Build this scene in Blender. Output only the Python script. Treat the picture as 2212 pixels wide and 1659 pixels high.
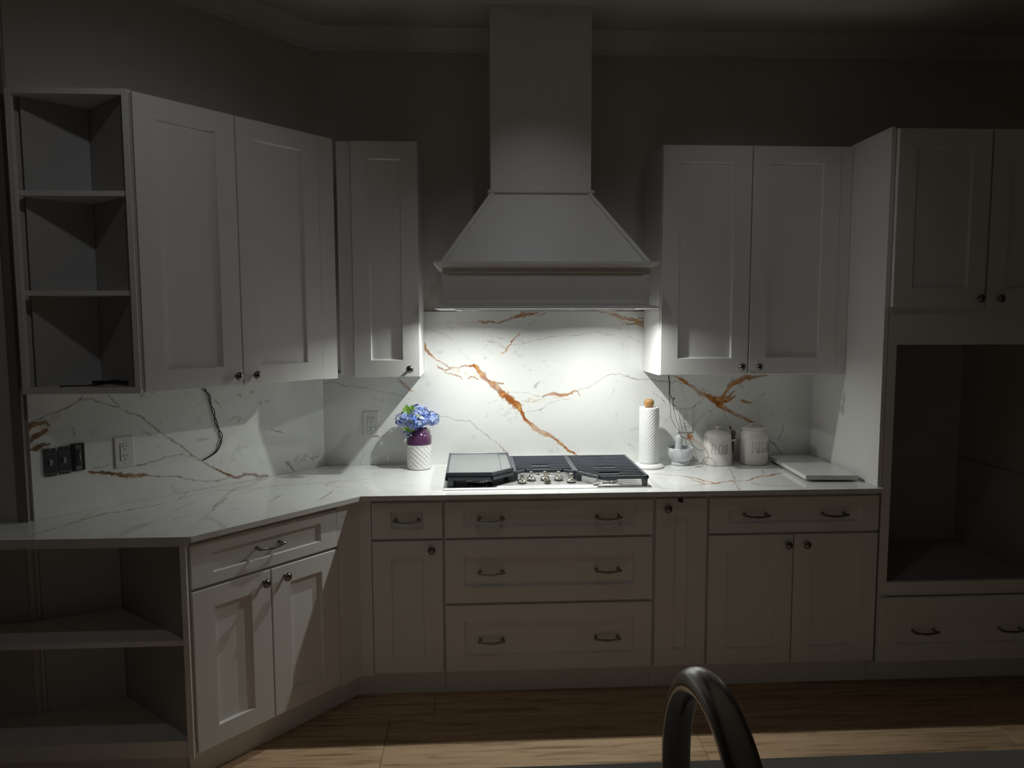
import bpy, bmesh, math, random
import numpy as np
from mathutils import Vector, Matrix, Quaternion

for o in list(bpy.data.objects):
    bpy.data.objects.remove(o)
SC = bpy.context.scene
COL = SC.collection
rnd = random.Random(7)

# ------------------------------------------------------------------ camera, light, exposure
def make_camera():
    X, Y, Z, yaw, pitch, roll = -0.3153, -3.6503, 1.6409, 0.0513, -0.0863, -0.0028
    f = Vector((math.sin(yaw) * math.cos(pitch), math.cos(yaw) * math.cos(pitch), math.sin(pitch)))
    r = f.cross(Vector((0, 0, 1))).normalized()
    u = r.cross(f)
    c, s = math.cos(roll), math.sin(roll)
    r2, u2 = c * r + s * u, -s * r + c * u
    M = Matrix.Identity(4)
    for i in range(3):
        M[i][0], M[i][1], M[i][2], M[i][3] = r2[i], u2[i], -f[i], (X, Y, Z)[i]
    cd = bpy.data.cameras.new('camera')
    cd.sensor_width = 36.0
    cd.lens = 1542.7 / 2212 * 36
    cd.clip_start, cd.clip_end = 0.05, 50
    cam = bpy.data.objects.new('camera', cd)
    cam.matrix_world = M
    COL.objects.link(cam)
    SC.camera = cam
make_camera()

WORLD_STRENGTH = 0.0
HOOD_POWER = 5.3            # each of the two lamps under the hood
HOOD_COLOR = (0.97, 1.0, 0.95)
HOOD_LAMPS = ((-0.3235, -0.417), (0.2867, -0.417))
HOOD_LAMP_Z = 1.690
HOOD_SPREAD = math.radians(160)
BACK_FILL_POWER = 0.5          # unseen fill light added behind the camera
FILL_SPOTS = (                   # added unseen fill spots: (x, y), aim, watts, cone in degrees
    ((-0.95, -1.95), (-1.50, -0.90, 1.82), 4.8, 88, 'added fill spot turned towards the angled cabinets'),
    ((0.00, -1.40), (-0.03, -0.50, 1.80), 5.6, 68, 'added fill spot turned towards the range hood'),
    ((0.70, -1.40), (0.98, -0.38, 1.84), 2.9, 72, 'added fill spot turned towards the two-door wall cabinet'))
FILL_COLOR = (0.93, 0.965, 1.0)
w = bpy.data.worlds.new('night'); SC.world = w
w.use_nodes = True
w.node_tree.nodes['Background'].inputs[0].default_value = (0.5, 0.55, 0.7, 1)
w.node_tree.nodes['Background'].inputs[1].default_value = WORLD_STRENGTH
SC.view_settings.view_transform = 'Standard'
SC.view_settings.look = 'None'
SC.view_settings.exposure = 0.0
SC.view_settings.gamma = 1.0
SC.view_settings.use_curve_mapping = False
SC.cycles.max_bounces = 10
SC.cycles.diffuse_bounces = 6
SC.cycles.glossy_bounces = 4
SC.cycles.sample_clamp_indirect = 20.0
SC.cycles.blur_glossy = 0.3
SC.cycles.use_denoising = True

def lamp(name, loc, power, size, color, parent=None, spread=math.pi):
    ld = bpy.data.lights.new(name, 'AREA')
    ld.shape = 'DISK'; ld.size = size; ld.energy = power; ld.color = color; ld.spread = spread
    o = bpy.data.objects.new(name, ld); COL.objects.link(o); o.location = loc
    if parent: o.parent = parent
    return o

# ------------------------------------------------------------------ materials
def mat(name, color, rough=0.5, metal=0.0, spec=0.5, noise=None, bump=None, coat=0.0, emit=None, attr=None, mix=None):
    m = bpy.data.materials.new(name); m.use_nodes = True
    nt = m.node_tree; N = nt.nodes; b = N['Principled BSDF']
    b.inputs['Base Color'].default_value = (*color, 1)
    b.inputs['Roughness'].default_value = rough
    b.inputs['Metallic'].default_value = metal
    b.inputs['Specular IOR Level'].default_value = spec
    b.inputs['Coat Weight'].default_value = coat
    if emit:
        b.inputs['Emission Color'].default_value = (*emit[0], 1); b.inputs['Emission Strength'].default_value = emit[1]
    tc = N.new('ShaderNodeTexCoord')
    if attr:
        a = N.new('ShaderNodeAttribute'); a.attribute_name = attr
        nt.links.new(a.outputs['Color'], b.inputs['Base Color'])
    if noise:     # (scale, second colour, amount lo, hi, stretch)
        sc, c2, lo, hi, st = noise
        mp = N.new('ShaderNodeMapping'); mp.inputs['Scale'].default_value = st
        n = N.new('ShaderNodeTexNoise'); n.inputs['Scale'].default_value = sc; n.inputs['Detail'].default_value = 5
        r = N.new('ShaderNodeMapRange'); r.inputs['From Min'].default_value = lo; r.inputs['From Max'].default_value = hi
        mx = N.new('ShaderNodeMix'); mx.data_type = 'RGBA'
        nt.links.new(tc.outputs['Object'], mp.inputs['Vector']); nt.links.new(mp.outputs[0], n.inputs['Vector'])
        nt.links.new(n.outputs['Fac'], r.inputs['Value']); nt.links.new(r.outputs[0], mx.inputs['Factor'])
        mx.inputs['A'].default_value = (*color, 1); mx.inputs['B'].default_value = (*c2, 1)
        nt.links.new(mx.outputs['Result'], b.inputs['Base Color'])
    if bump:      # (scale, strength, stretch)
        mp = N.new('ShaderNodeMapping'); mp.inputs['Scale'].default_value = bump[2]
        n = N.new('ShaderNodeTexNoise'); n.inputs['Scale'].default_value = bump[0]; n.inputs['Detail'].default_value = 3
        bp = N.new('ShaderNodeBump'); bp.inputs['Strength'].default_value = bump[1]; bp.inputs['Distance'].default_value = 0.002
        nt.links.new(tc.outputs['Object'], mp.inputs['Vector']); nt.links.new(mp.outputs[0], n.inputs['Vector'])
        nt.links.new(n.outputs['Fac'], bp.inputs['Height']); nt.links.new(bp.outputs[0], b.inputs['Normal'])
    return m

I3 = (1, 1, 1)
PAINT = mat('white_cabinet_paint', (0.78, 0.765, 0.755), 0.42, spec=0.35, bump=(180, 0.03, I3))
PAINT_SHADED = mat('shaded_cabinet_paint', (0.44, 0.43, 0.42), 0.5, spec=0.3, bump=(180, 0.03, I3))  # cabinet paint darkened, putting the shade of the openings into the colour
WALL = mat('greige_wall_paint', (0.58, 0.555, 0.515), 0.75, spec=0.2, bump=(250, 0.08, I3))
CEIL = mat('flat_ceiling_paint', (0.62, 0.60, 0.57), 0.85, spec=0.1, bump=(250, 0.08, I3))
TRIM = mat('white_trim_paint', (0.70, 0.685, 0.66), 0.45, spec=0.3)
MARBLE = mat('veined_marble_porcelain', (0.8, 0.8, 0.78), 0.06, spec=0.5, attr='vein')
MARBLE_EDGE = mat('marble_edge', (0.70, 0.69, 0.665), 0.22, noise=(9, (0.55, 0.53, 0.5), 0.5, 0.75, I3))
ISLAND_M = mat('island_marble', (0.62, 0.62, 0.60), 0.16, noise=(2.2, (0.33, 0.30, 0.26), 0.56, 0.68, (1, 2.2, 1)))
STEEL = mat('brushed_steel', (0.74, 0.735, 0.72), 0.40, metal=0.85)
CHROME = mat('polished_nickel', (0.72, 0.69, 0.62), 0.14, metal=1.0)
IRON = mat('black_cast_iron', (0.055, 0.060, 0.078), 0.40, spec=0.9, bump=(300, 0.06, I3))
GRID = mat('grey_griddle_coating', (0.26, 0.275, 0.28), 0.38, metal=0.25, spec=0.5)
DARKENAMEL = mat('dark_enamel', (0.03, 0.04, 0.05), 0.2, spec=0.6)
PEWTER = mat('dark_pewter', (0.26, 0.245, 0.23), 0.26, metal=1.0)
GUN = mat('gunmetal_faucet', (0.36, 0.345, 0.33), 0.21, metal=1.0)
BLACK = mat('black_plastic', (0.012, 0.012, 0.014), 0.45)
WIRE_BLACK = mat('black_wire_insulation', (0.015, 0.014, 0.014), 0.5)
WIRE_GREY = mat('grey_wire_insulation', (0.16, 0.14, 0.13), 0.5)
WIRE_RED = mat('copper_red_wire', (0.50, 0.22, 0.15), 0.45)
PLATE = mat('white_outlet_plastic', (0.70, 0.69, 0.68), 0.35)
SLOT = mat('outlet_slot', (0.02, 0.02, 0.02), 0.6)
SCREW = mat('plate_screw', (0.45, 0.44, 0.43), 0.35, metal=0.6)
LED = mat('green_indicator', (0.1, 0.5, 0.2), 0.4, emit=((0.15, 1.0, 0.45), 1.2))
CERAMIC = mat('white_ceramic', (0.80, 0.80, 0.78), 0.22, spec=0.5)
CREAM = mat('cream_stoneware', (0.76, 0.725, 0.69), 0.24, spec=0.5, bump=(30, 0.06, I3))
PURPLE = mat('purple_glaze', (0.095, 0.036, 0.095), 0.12, spec=0.6)
INK = mat('black_lettering', (0.05, 0.045, 0.045), 0.45)
PAPER = mat('paper_towel', (0.84, 0.84, 0.84), 0.9, spec=0.1, bump=(400, 0.15, I3))
WOODKNOB = mat('bamboo_knob', (0.46, 0.26, 0.09), 0.45, noise=(14, (0.34, 0.17, 0.05), 0.4, 0.65, (4, 4, 0.5)))
DARKWOOD = mat('dark_wood_scoop', (0.14, 0.075, 0.045), 0.5, noise=(20, (0.07, 0.035, 0.02), 0.4, 0.65, (3, 3, 0.6)))
GREYMARBLE = mat('pale_grey_marble', (0.66, 0.68, 0.71), 0.3, noise=(16, (0.45, 0.47, 0.52), 0.54, 0.72, (1, 1.8, 0.8)))
LEAF = mat('hydrangea_leaf', (0.17, 0.36, 0.05), 0.45, noise=(40, (0.32, 0.50, 0.12), 0.4, 0.6, (6, 1, 1)))
STEM = mat('green_stem', (0.16, 0.25, 0.07), 0.5)
PETAL = mat('hydrangea_petals', (0.3, 0.4, 0.8), 0.6, spec=0.2, attr='tint')
GREYSWITCH = mat('bare_switch_metal', (0.25, 0.26, 0.28), 0.3, metal=0.6)
SWITCHBODY = mat('dark_switch_body', (0.06, 0.062, 0.070), 0.3)
TOGGLE = mat('pale_toggle', (0.34, 0.34, 0.34), 0.4)
FILTER = mat('hood_filter_mesh', (0.30, 0.30, 0.30), 0.35, metal=0.9)
LENS = mat('hood_lamp_lens', (0.9, 0.9, 0.9), 0.4, emit=((0.97, 1.0, 0.95), 6.0))
FILL_LENS = mat('fill_light_lens', (0.8, 0.8, 0.8), 0.5, emit=((1.0, 0.96, 0.93), 1.0))  # glowing face of the added fill lights
GREYBROWN = mat('grey_brown_matte', (0.24, 0.225, 0.20), 0.7)

def wood_floor():
    m = bpy.data.materials.new('oak_plank'); m.use_nodes = True
    nt = m.node_tree; N = nt.nodes; L = nt.links; b = N['Principled BSDF']
    tc = N.new('ShaderNodeTexCoord'); oi = N.new('ShaderNodeObjectInfo')
    add = N.new('ShaderNodeVectorMath'); add.operation = 'ADD'
    sc = N.new('ShaderNodeVectorMath'); sc.operation = 'SCALE'; sc.inputs[3].default_value = 37.0
    comb = N.new('ShaderNodeCombineXYZ')
    for i in range(3): L.new(oi.outputs['Random'], comb.inputs[i])
    L.new(comb.outputs[0], sc.inputs[0]); L.new(tc.outputs['Object'], add.inputs[0]); L.new(sc.outputs[0], add.inputs[1])
    mp = N.new('ShaderNodeMapping'); mp.inputs['Scale'].default_value = (1.0, 15, 1); L.new(add.outputs[0], mp.inputs[0])
    n1 = N.new('ShaderNodeTexNoise'); n1.inputs['Scale'].default_value = 2.8; n1.inputs['Detail'].default_value = 8; n1.inputs['Roughness'].default_value = 0.62; n1.inputs['Distortion'].default_value = 0.6
    L.new(mp.outputs[0], n1.inputs['Vector'])
    cr = N.new('ShaderNodeValToRGB'); e = cr.color_ramp
    e.elements[0].position = 0.30; e.elements[0].color = (0.24, 0.145, 0.082, 1)
    e.elements[1].position = 0.72; e.elements[1].color = (0.68, 0.49, 0.315, 1)
    k = e.elements.new(0.5); k.color = (0.58, 0.40, 0.245, 1)
    L.new(n1.outputs['Fac'], cr.inputs[0])
    hs = N.new('ShaderNodeHueSaturation'); mr = N.new('ShaderNodeMapRange')
    mr.inputs['To Min'].default_value = 0.80; mr.inputs['To Max'].default_value = 1.16
    L.new(oi.outputs['Random'], mr.inputs['Value']); L.new(mr.outputs[0], hs.inputs['Value']); L.new(cr.outputs[0], hs.inputs['Color'])
    L.new(hs.outputs[0], b.inputs['Base Color'])
    b.inputs['Roughness'].default_value = 0.42; b.inputs['Specular IOR Level'].default_value = 0.35
    bp = N.new('ShaderNodeBump'); bp.inputs['Strength'].default_value = 0.12; bp.inputs['Distance'].default_value = 0.001
    L.new(n1.outputs['Fac'], bp.inputs['Height']); L.new(bp.outputs[0], b.inputs['Normal'])
    return m
OAK = wood_floor()

# ------------------------------------------------------------------ mesh helpers
class MB:
    """collects simple shapes and links them as one mesh object"""
    def __init__(s): s.v = []; s.f = []
    def add(s, vs, fs, M=None):
        n = len(s.v)
        s.v += [tuple(M @ Vector(p)) if M else tuple(p) for p in vs]
        s.f += [tuple(n + i for i in f) for f in fs]
        return s
    def box(s, a, b, M=None, ch=0.0):
        x0, y0, z0 = (min(a[i], b[i]) for i in range(3)); x1, y1, z1 = (max(a[i], b[i]) for i in range(3))
        if ch <= 0:
            return s.add([(x0,y0,z0),(x1,y0,z0),(x1,y1,z0),(x0,y1,z0),(x0,y0,z1),(x1,y0,z1),(x1,y1,z1),(x0,y1,z1)],
                     [(0,3,2,1),(4,5,6,7),(0,1,5,4),(1,2,6,5),(2,3,7,6),(3,0,4,7)], M)
        bm = bmesh.new(); bmesh.ops.create_cube(bm, size=1.0)
        for v in bm.verts:
            v.co = Vector(((x0+x1)/2 + v.co.x*(x1-x0), (y0+y1)/2 + v.co.y*(y1-y0), (z0+z1)/2 + v.co.z*(z1-z0)))
        bmesh.ops.bevel(bm, geom=bm.edges[:], offset=ch, segments=1, affect='EDGES')
        bm.verts.index_update()
        r = s.add([v.co.copy() for v in bm.verts], [[v.index for v in f.verts] for f in bm.faces], M); bm.free(); return r
    def prism(s, poly, z0, z1, M=None):
        n = len(poly); vs = [(x, y, z0) for x, y in poly] + [(x, y, z1) for x, y in poly]
        fs = [tuple(range(n))[::-1], tuple(range(n, 2*n))] + [(i, (i+1) % n, n+(i+1) % n, n+i) for i in range(n)]
        return s.add(vs, fs, M)
    def loft(s, rings, cap0=True, cap1=True, closed=True, M=None):
        n = len(rings[0]); vs = [p for r in rings for p in r]; fs = []
        m = n if closed else n-1
        for k in range(len(rings)-1):
            for i in range(m):
                j = (i+1) % n
                fs.append((k*n+i, k*n+j, (k+1)*n+j, (k+1)*n+i))
        if cap0: fs.append(tuple(range(n))[::-1])
        if cap1: fs.append(tuple(range((len(rings)-1)*n, len(rings)*n)))
        return s.add(vs, fs, M)
    def lathe(s, prof, seg=24, M=None, disp=None, cap0=True, cap1=True):
        rings = []
        for k, (r, z) in enumerate(prof):
            ring = []
            for i in range(seg):
                a = 2*math.pi*i/seg
                rr = r + (disp(a, z, k) if disp else 0)
                ring.append((rr*math.cos(a), rr*math.sin(a), z))
            rings.append(ring)
        return s.loft(rings, cap0, cap1, True, M)
    def tube(s, path, rad, seg=8, cap=True, flat=1.0, M=None, closed=False):
        P = [Vector(p) for p in path]; n = len(P)
        R = rad if isinstance(rad, (list, tuple)) else [rad]*n
        T = []
        for i in range(n):
            a = P[(i-1) % n] if (closed or i > 0) else P[i]; b = P[(i+1) % n] if (closed or i < n-1) else P[i]
            T.append((b-a).normalized())
        up = Vector((0, 0, 1)) if abs(T[0].z) < 0.9 else Vector((0, 1, 0))
        N0 = (up - T[0]*up.dot(T[0])).normalized(); rings = []
        for i in range(n):
            if i:
                q = T[i-1].rotation_difference(T[i]); N0 = q @ N0
                N0 = (N0 - T[i]*N0.dot(T[i])).normalized()
            B = T[i].cross(N0)
            rings.append([tuple(P[i] + N0*(math.cos(2*math.pi*k/seg)*R[i]) + B*(math.sin(2*math.pi*k/seg)*R[i]*flat)) for k in range(seg)])
        if closed: rings.append(rings[0])
        return s.loft(rings, cap and not closed, cap and not closed, True, M)
    def build(s, name, m, parent=None, smooth=None, loc=None, rot=None):
        me = bpy.data.meshes.new(name)
        me.from_pydata(s.v, [], s.f); me.update()
        bm = bmesh.new(); bm.from_mesh(me)
        bmesh.ops.recalc_face_normals(bm, faces=bm.faces[:]); bm.to_mesh(me); bm.free()
        if smooth:
            for p in me.polygons: p.use_smooth = True
            me.set_sharp_from_angle(angle=math.radians(smooth))
        me.materials.append(m)
        return link(name, me, parent, loc, rot)

def link(name, data, parent=None, loc=None, rot=None):
    o = bpy.data.objects.new(name, data); COL.objects.link(o)
    if loc is not None: o.location = loc
    if rot is not None: o.rotation_euler = rot
    if parent: o.parent = parent
    return o
def tag(o, label, cat, group=None):
    o['label'] = label; o['category'] = cat
    if group: o['group'] = group
    return o
def thing(name, label, cat, loc=(0, 0, 0), rz=0.0, group=None):
    o = link(name, None, None, loc, (0, 0, rz)); o.empty_display_size = 0.05
    return tag(o, label, cat, group)
def struct(o, label=None):
    o['kind'] = 'structure'
    if label: o['label'] = label
    return o
def catmull(pts, n=8):
    P = [Vector(p) for p in pts]; out = []
    for i in range(len(P)-1):
        a, b, c, d = P[max(i-1, 0)], P[i], P[i+1], P[min(i+2, len(P)-1)]
        for k in range(n):
            t = k/n
            out.append(0.5*((2*b) + (c-a)*t + (2*a-5*b+4*c-d)*t*t + (3*b-a-3*c+d)*t**3))
    out.append(P[-1]); return out
def along_y(M=Matrix.Identity(4)):      # lathe axis +z turned to point out of a cabinet face (-y)
    return M @ Matrix.Rotation(math.pi/2, 4, 'X')

# ------------------------------------------------------------------ geometry of the room
ANG = 0.842
D = Vector((math.cos(ANG), math.sin(ANG), 0)); NRM = Vector((math.sin(ANG), -math.cos(ANG), 0))
CORNER = Vector((-1.0913, 0, 0))
WALL_END = CORNER - D*1.300
CEIL_Z = 3.045
XL, XR, YF = -5.2, 4.6, -8.5
LEFT_Y = WALL_END.y - 0.012
VEINS = {
 'B': [
  ('O', [(-0.591,1.592,5.2),(-0.574,1.544,10.5),(-0.563,1.505,14.4),(-0.541,1.475,10.5),(-0.531,1.456,3.9),(-0.515,1.442,3.9),(-0.489,1.433,5.2),(-0.45,1.419,7.9),(-0.398,1.417,3.3),(-0.353,1.425,5.2),(-0.323,1.428,11.8),(-0.294,1.399,14.4),(-0.268,1.366,15.7),(-0.242,1.336,21),(-0.209,1.309,22.3),(-0.17,1.276,25),(-0.131,1.246,29),(-0.101,1.216,27.7),(-0.081,1.189,15.8),(-0.065,1.156,11.9),(-0.032,1.122,13.2),(0.015,1.088,15.9),(0.061,1.054,12),(0.108,1.017,10.7),(0.155,0.986,9.4),(0.198,0.959,8.1),(0.209,0.952,5.4)]),
  ('T', [(-0.45,1.419,19.7),(-0.399,1.399,32.8),(-0.353,1.389,39.3),(-0.301,1.366,32.8),(-0.262,1.349,26.2),(-0.222,1.323,39.4),(-0.17,1.283,46),(-0.118,1.236,32.9)]),
  ('T', [(-0.065,1.149,19.8),(-0.025,1.109,23.9),(0.028,1.068,26.6),(0.075,1.041,16)]),
  ('T', [(0.195,0.952,16.1),(0.222,0.978,10.7),(0.205,0.999,4)]),
  ('O', [(-0.516,1.413,2.6),(-0.496,1.404,5.2),(-0.464,1.4,6.6),(-0.441,1.419,5.2)]),
  ('O', [(-0.483,1.39,2),(-0.444,1.383,6.6),(-0.405,1.37,5.2),(-0.379,1.357,2.6)]),
  ('O', [(-0.353,1.356,2.6),(-0.327,1.363,7.9),(-0.294,1.353,3.9)]),
  ('O', [(-0.249,1.349,3.9),(-0.222,1.339,10.5),(-0.173,1.326,6.6)]),
  ('T', [(-0.301,1.402,19.7),(-0.255,1.372,7.9)]),
  ('G', [(-0.131,1.277,2.6),(-0.045,1.276,2),(0.015,1.267,2.6),(0.041,1.264,2.6)]),
  ('O', [(0.031,1.264,4),(0.054,1.273,10.6),(0.081,1.277,17.2),(0.127,1.27,13.2),(0.174,1.277,8),(0.207,1.283,6.6),(0.224,1.258,3.3)]),
  ('T', [(-0.052,1.249,13.2),(0.008,1.241,19.8),(0.081,1.254,26.5),(0.16,1.267,23.9)]),
  ('G', [(0.21,1.28,2.7),(0.267,1.306,2.7),(0.306,1.335,2.7),(0.353,1.355,2.7),(0.413,1.374,2.7),(0.453,1.367,2),(0.507,1.35,2.7),(0.574,1.342,2.7),(0.673,1.336,2.7),(0.776,1.319,2.1)]),
  ('G', [(-0.081,1.229,2),(-0.025,1.232,2),(0.015,1.248,2),(0.048,1.268,2)]),
  ('G', [(-0.052,1.174,2),(0.015,1.192,3.3),(0.074,1.224,2.6),(0.174,1.253,2)]),
  ('G', [(-0.038,1.255,2),(-0.042,1.225,2.6)]),
  ('O', [(-0.299,1.648,5.2),(-0.247,1.65,10.5),(-0.195,1.643,7.9),(-0.143,1.656,6.5),(-0.103,1.669,13.1),(-0.071,1.676,22.3),(-0.038,1.681,14.4),(0.011,1.688,5.3)]),
  ('T', [(-0.513,1.644,9.2),(-0.416,1.634,13.1),(-0.351,1.643,17),(-0.247,1.646,26.2),(-0.156,1.653,17)]),
  ('T', [(-0.397,1.601,2.6),(-0.351,1.643,3.3)]),
  ('O', [(-0.045,1.616,1.3),(0.001,1.649,2),(0.031,1.678,3.3),(0.05,1.691,3.3)]),
  ('O', [(-0.031,1.685,2.6),(0.008,1.672,3.3),(0.034,1.681,2.6)]),
  ('T', [(-0.306,1.544,3.9),(-0.247,1.543,7.9),(-0.208,1.529,6.5),(-0.156,1.516,5.2)]),
  ('G', [(-0.261,1.549,2),(-0.208,1.539,2),(-0.156,1.514,2.6)]),
  ('O', [(-0.186,1.483,2),(-0.163,1.503,5.2),(-0.15,1.522,3.3),(-0.127,1.552,3.9),(-0.09,1.581,2)]),
  ('G', [(-0.13,1.524,2),(-0.071,1.535,2),(-0.025,1.546,2),(0.067,1.557,2),(0.172,1.569,2),(0.238,1.576,2),(0.305,1.586,2.7),(0.397,1.586,2)]),
  ('G', [(-0.127,1.555,2),(-0.071,1.538,2)]),
  ('G', [(-0.247,1.572,1.3),(-0.163,1.558,1.3)]),
  ('O', [(0.317,1.69,5.3),(0.37,1.687,5.3),(0.41,1.68,13.3),(0.45,1.666,12),(0.49,1.651,14.7),(0.523,1.638,12.1),(0.56,1.628,9.4)]),
  ('O', [(0.463,1.633,8),(0.503,1.631,9.4),(0.563,1.607,6.7)]),
  ('O', [(0.483,1.655,2.7),(0.556,1.663,3.4)]),
  ('T', [(0.37,1.681,20),(0.45,1.654,33.4),(0.556,1.628,47.1)]),
  ('G', [(0.397,1.615,2),(0.417,1.612,2),(0.437,1.635,2),(0.463,1.651,2)]),
  ('G', [(0.438,1.497,1.3),(0.464,1.582,2),(0.473,1.621,1.3)]),
  ('G', [(0.464,1.569,1.3),(0.544,1.536,2)]),
  ('G', [(0.532,1.456,1.3),(0.558,1.496,1.3)]),
  ('G', [(-0.584,1.621,2),(-0.501,1.589,2),(-0.462,1.566,2.6),(-0.436,1.55,2)]),
  ('G', [(-0.468,1.618,1.3),(-0.397,1.592,1.3)]),
  ('G', [(-0.423,1.53,1.3),(-0.378,1.487,1.3),(-0.333,1.435,1.3)]),
  ('G', [(-0.518,1.173,2),(-0.46,1.166,2.6),(-0.421,1.146,3.3),(-0.355,1.129,2.6),(-0.316,1.098,3.3),(-0.263,1.071,2.6),(-0.231,1.037,3.3),(-0.191,1.01,2)]),
  ('O', [(-0.194,1.01,2),(-0.171,0.987,5.3),(-0.158,0.98,2.7)]),
  ('G', [(-0.165,0.983,2),(-0.132,0.959,2)]),
  ('S', [(-0.012,1.314,19.8),(0.021,1.341,13.2),(0.041,1.321,10.6)]),
  ('S', [(0.473,1.073,9.5),(0.523,1.091,5.4)]),
  ('S', [(0.437,1.01,6.8),(0.49,1.01,5.4)]),
  ('S', [(0.361,1.212,4),(0.387,1.272,5.4),(0.41,1.348,5.4)]),
  ('S', [(-0.071,1.427,3.9),(-0.038,1.4,3.9),(0.001,1.403,3.9)]),
  ('S', [(0.008,1.446,5.3),(0.041,1.447,5.3)]),
  ('S', [(-0.261,1.454,9.2),(-0.248,1.47,5.2)]),
  ('S', [(0.087,1.444,4),(0.113,1.443,4)]),
  ('S', [(-0.256,1.227,5.3),(-0.19,1.246,3.3)]),
  ('O', [(0.71,1.361,2.6),(0.735,1.351,6.5),(0.768,1.332,12.9),(0.806,1.307,14.3),(0.845,1.284,16.9),(0.891,1.262,19.6),(0.93,1.236,26.3),(0.949,1.217,26.3),(0.969,1.197,14.5),(1.008,1.172,11.9),(1.047,1.155,13.3),(1.093,1.136,12),(1.132,1.116,10.7),(1.192,1.087,5.4)]),
  ('T', [(0.936,1.255,39.4),(0.987,1.267,46.2),(1.026,1.248,39.7),(1.071,1.228,13.3)]),
  ('T', [(0.963,1.191,19.8),(1.035,1.152,23.9),(1.1,1.126,20.1)]),
  ('O', [(0.748,1.354,1.9),(0.777,1.332,6.5)]),
  ('O', [(0.943,1.22,13.2),(0.968,1.248,14.5),(0.98,1.274,9.2),(1.005,1.305,11.9),(1.043,1.318,14.6),(1.081,1.34,18.6),(1.12,1.352,18.7),(1.165,1.361,9.4),(1.21,1.366,4)]),
  ('O', [(0.949,1.22,13.2),(0.994,1.232,14.5),(1.032,1.247,10.6)]),
  ('O', [(0.962,1.242,6.6),(1.006,1.254,7.9),(1.028,1.276,5.3)]),
  ('O', [(1.071,1.228,5.3),(1.097,1.222,10.7),(1.126,1.222,6.7)]),
  ('S', [(0.973,1.305,26.3),(1.024,1.33,39.7),(1.07,1.298,26.6)]),
  ('S', [(0.961,1.248,26.3),(1.006,1.267,33)]),
  ('G', [(0.431,1.36,2.5),(0.462,1.361,2.5),(0.501,1.348,2.5),(0.577,1.343,1.9),(0.621,1.336,2.6),(0.685,1.334,1.9),(0.749,1.332,2.6)]),
  ('G', [(0.813,1.316,2.6),(0.871,1.3,2.6),(0.903,1.284,2.6),(0.903,1.267,2.6)]),
  ('G', [(0.802,1.193,3.3),(0.827,1.218,3.3),(0.853,1.23,3.9),(0.878,1.252,3.3)]),
  ('G', [(0.808,1.068,3.3),(0.83,1.103,3.3),(0.842,1.128,3.9),(0.88,1.166,3.3),(0.93,1.207,3.3)]),
  ('G', [(0.973,1.166,4),(1,1.13,5.3)]),
  ('G', [(1.058,1.136,2),(1.078,1.209,2),(1.097,1.254,2.7),(1.109,1.282,5.3)]),
  ('G', [(1.142,1.231,2),(1.167,1.259,2.7),(1.209,1.269,2.7)]),
  ('G', [(0.809,1.196,2.6),(0.84,1.227,2.6)]),
  ('G', [(1.199,1.041,5.4),(1.226,1.015,8.2),(1.253,1.002,8.2),(1.273,0.97,6.8),(1.297,0.937,5.5)]),
  ('G', [(1.285,1.005,4.1),(1.29,1.053,3.4),(1.299,1.098,3.4)]),
  ('S', [(1.202,1.195,4),(1.22,1.221,4)]),
  ('S', [(1.377,1.001,4.1),(1.402,1.026,4.2)]),
  ('S', [(0.472,1.072,6.4),(0.504,1.087,5.1),(0.526,1.09,3.8)]),
  ('G', [(0.612,1.283,2.6),(0.654,1.245,2.6),(0.687,1.206,2.6)]),
  ('O', [(0.694,1.218,2.7),(0.71,1.214,5.4),(0.726,1.214,2.1)]),
  ('O', [(0.71,1.197,3.7),(0.724,1.19,4.8)]),
  ('O', [(0.786,1.043,10.8),(0.795,1.038,24.4),(0.806,1.04,13.6),(0.819,1.037,3.8)]),
  ('O', [(0.764,1.031,3.2),(0.78,1.029,7),(0.796,1.026,6),(0.82,1.024,2.7)]),
  ('S', [(0.755,1.199,3.8),(0.766,1.2,3.8)]),
  ('O', [(-0.707,1.354,2.1),(-0.688,1.332,9.6),(-0.667,1.318,12.4),(-0.642,1.304,7.6),(-0.631,1.297,2.8)]),
  ('T', [(-0.647,1.3,10.3),(-0.62,1.29,8.9),(-0.614,1.273,6.9),(-0.59,1.255,1.4)]),
  ('O', [(-0.713,1.333,1.7),(-0.688,1.332,3.4)]),
  ('O', [(-0.667,1.328,1.4),(-0.664,1.338,1.7)]),
  ('G', [(-0.65,1.333,2.1),(-0.633,1.343,1.7)]),
  ('T', [(-0.665,1.254,5.5),(-0.641,1.252,4.8)]),
  ('G', [(-1.084,1.341,2.8),(-1.034,1.336,2.4),(-0.991,1.327,2.8),(-0.93,1.315,2.4),(-0.884,1.307,2.4),(-0.85,1.297,1.7),(-0.817,1.288,2.8),(-0.783,1.284,2.4),(-0.732,1.272,2.8),(-0.682,1.265,1.4)]),
  ('G', [(-0.794,1.241,1.7),(-0.753,1.241,2.1)]),
  ('G', [(-0.853,1.314,1.4),(-0.833,1.322,1.7)]),
  ('S', [(-1.034,1.17,4.9),(-1.029,1.174,4.9)]),
  ('S', [(-0.932,1.258,3.5),(-0.925,1.258,3.5)]),
  ('T', [(-0.885,1,3.5),(-0.872,1.002,3.5)]),
  ('S', [(-1.045,1.026,4.4),(-1.028,1.021,3.5)]),
  ('S', [(-0.931,1.02,3.5),(-0.925,0.994,4.4)]),
  ('G', [(-0.903,0.918,1.8),(-0.887,0.985,1.3)]),
 ],
 'D': [
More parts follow.
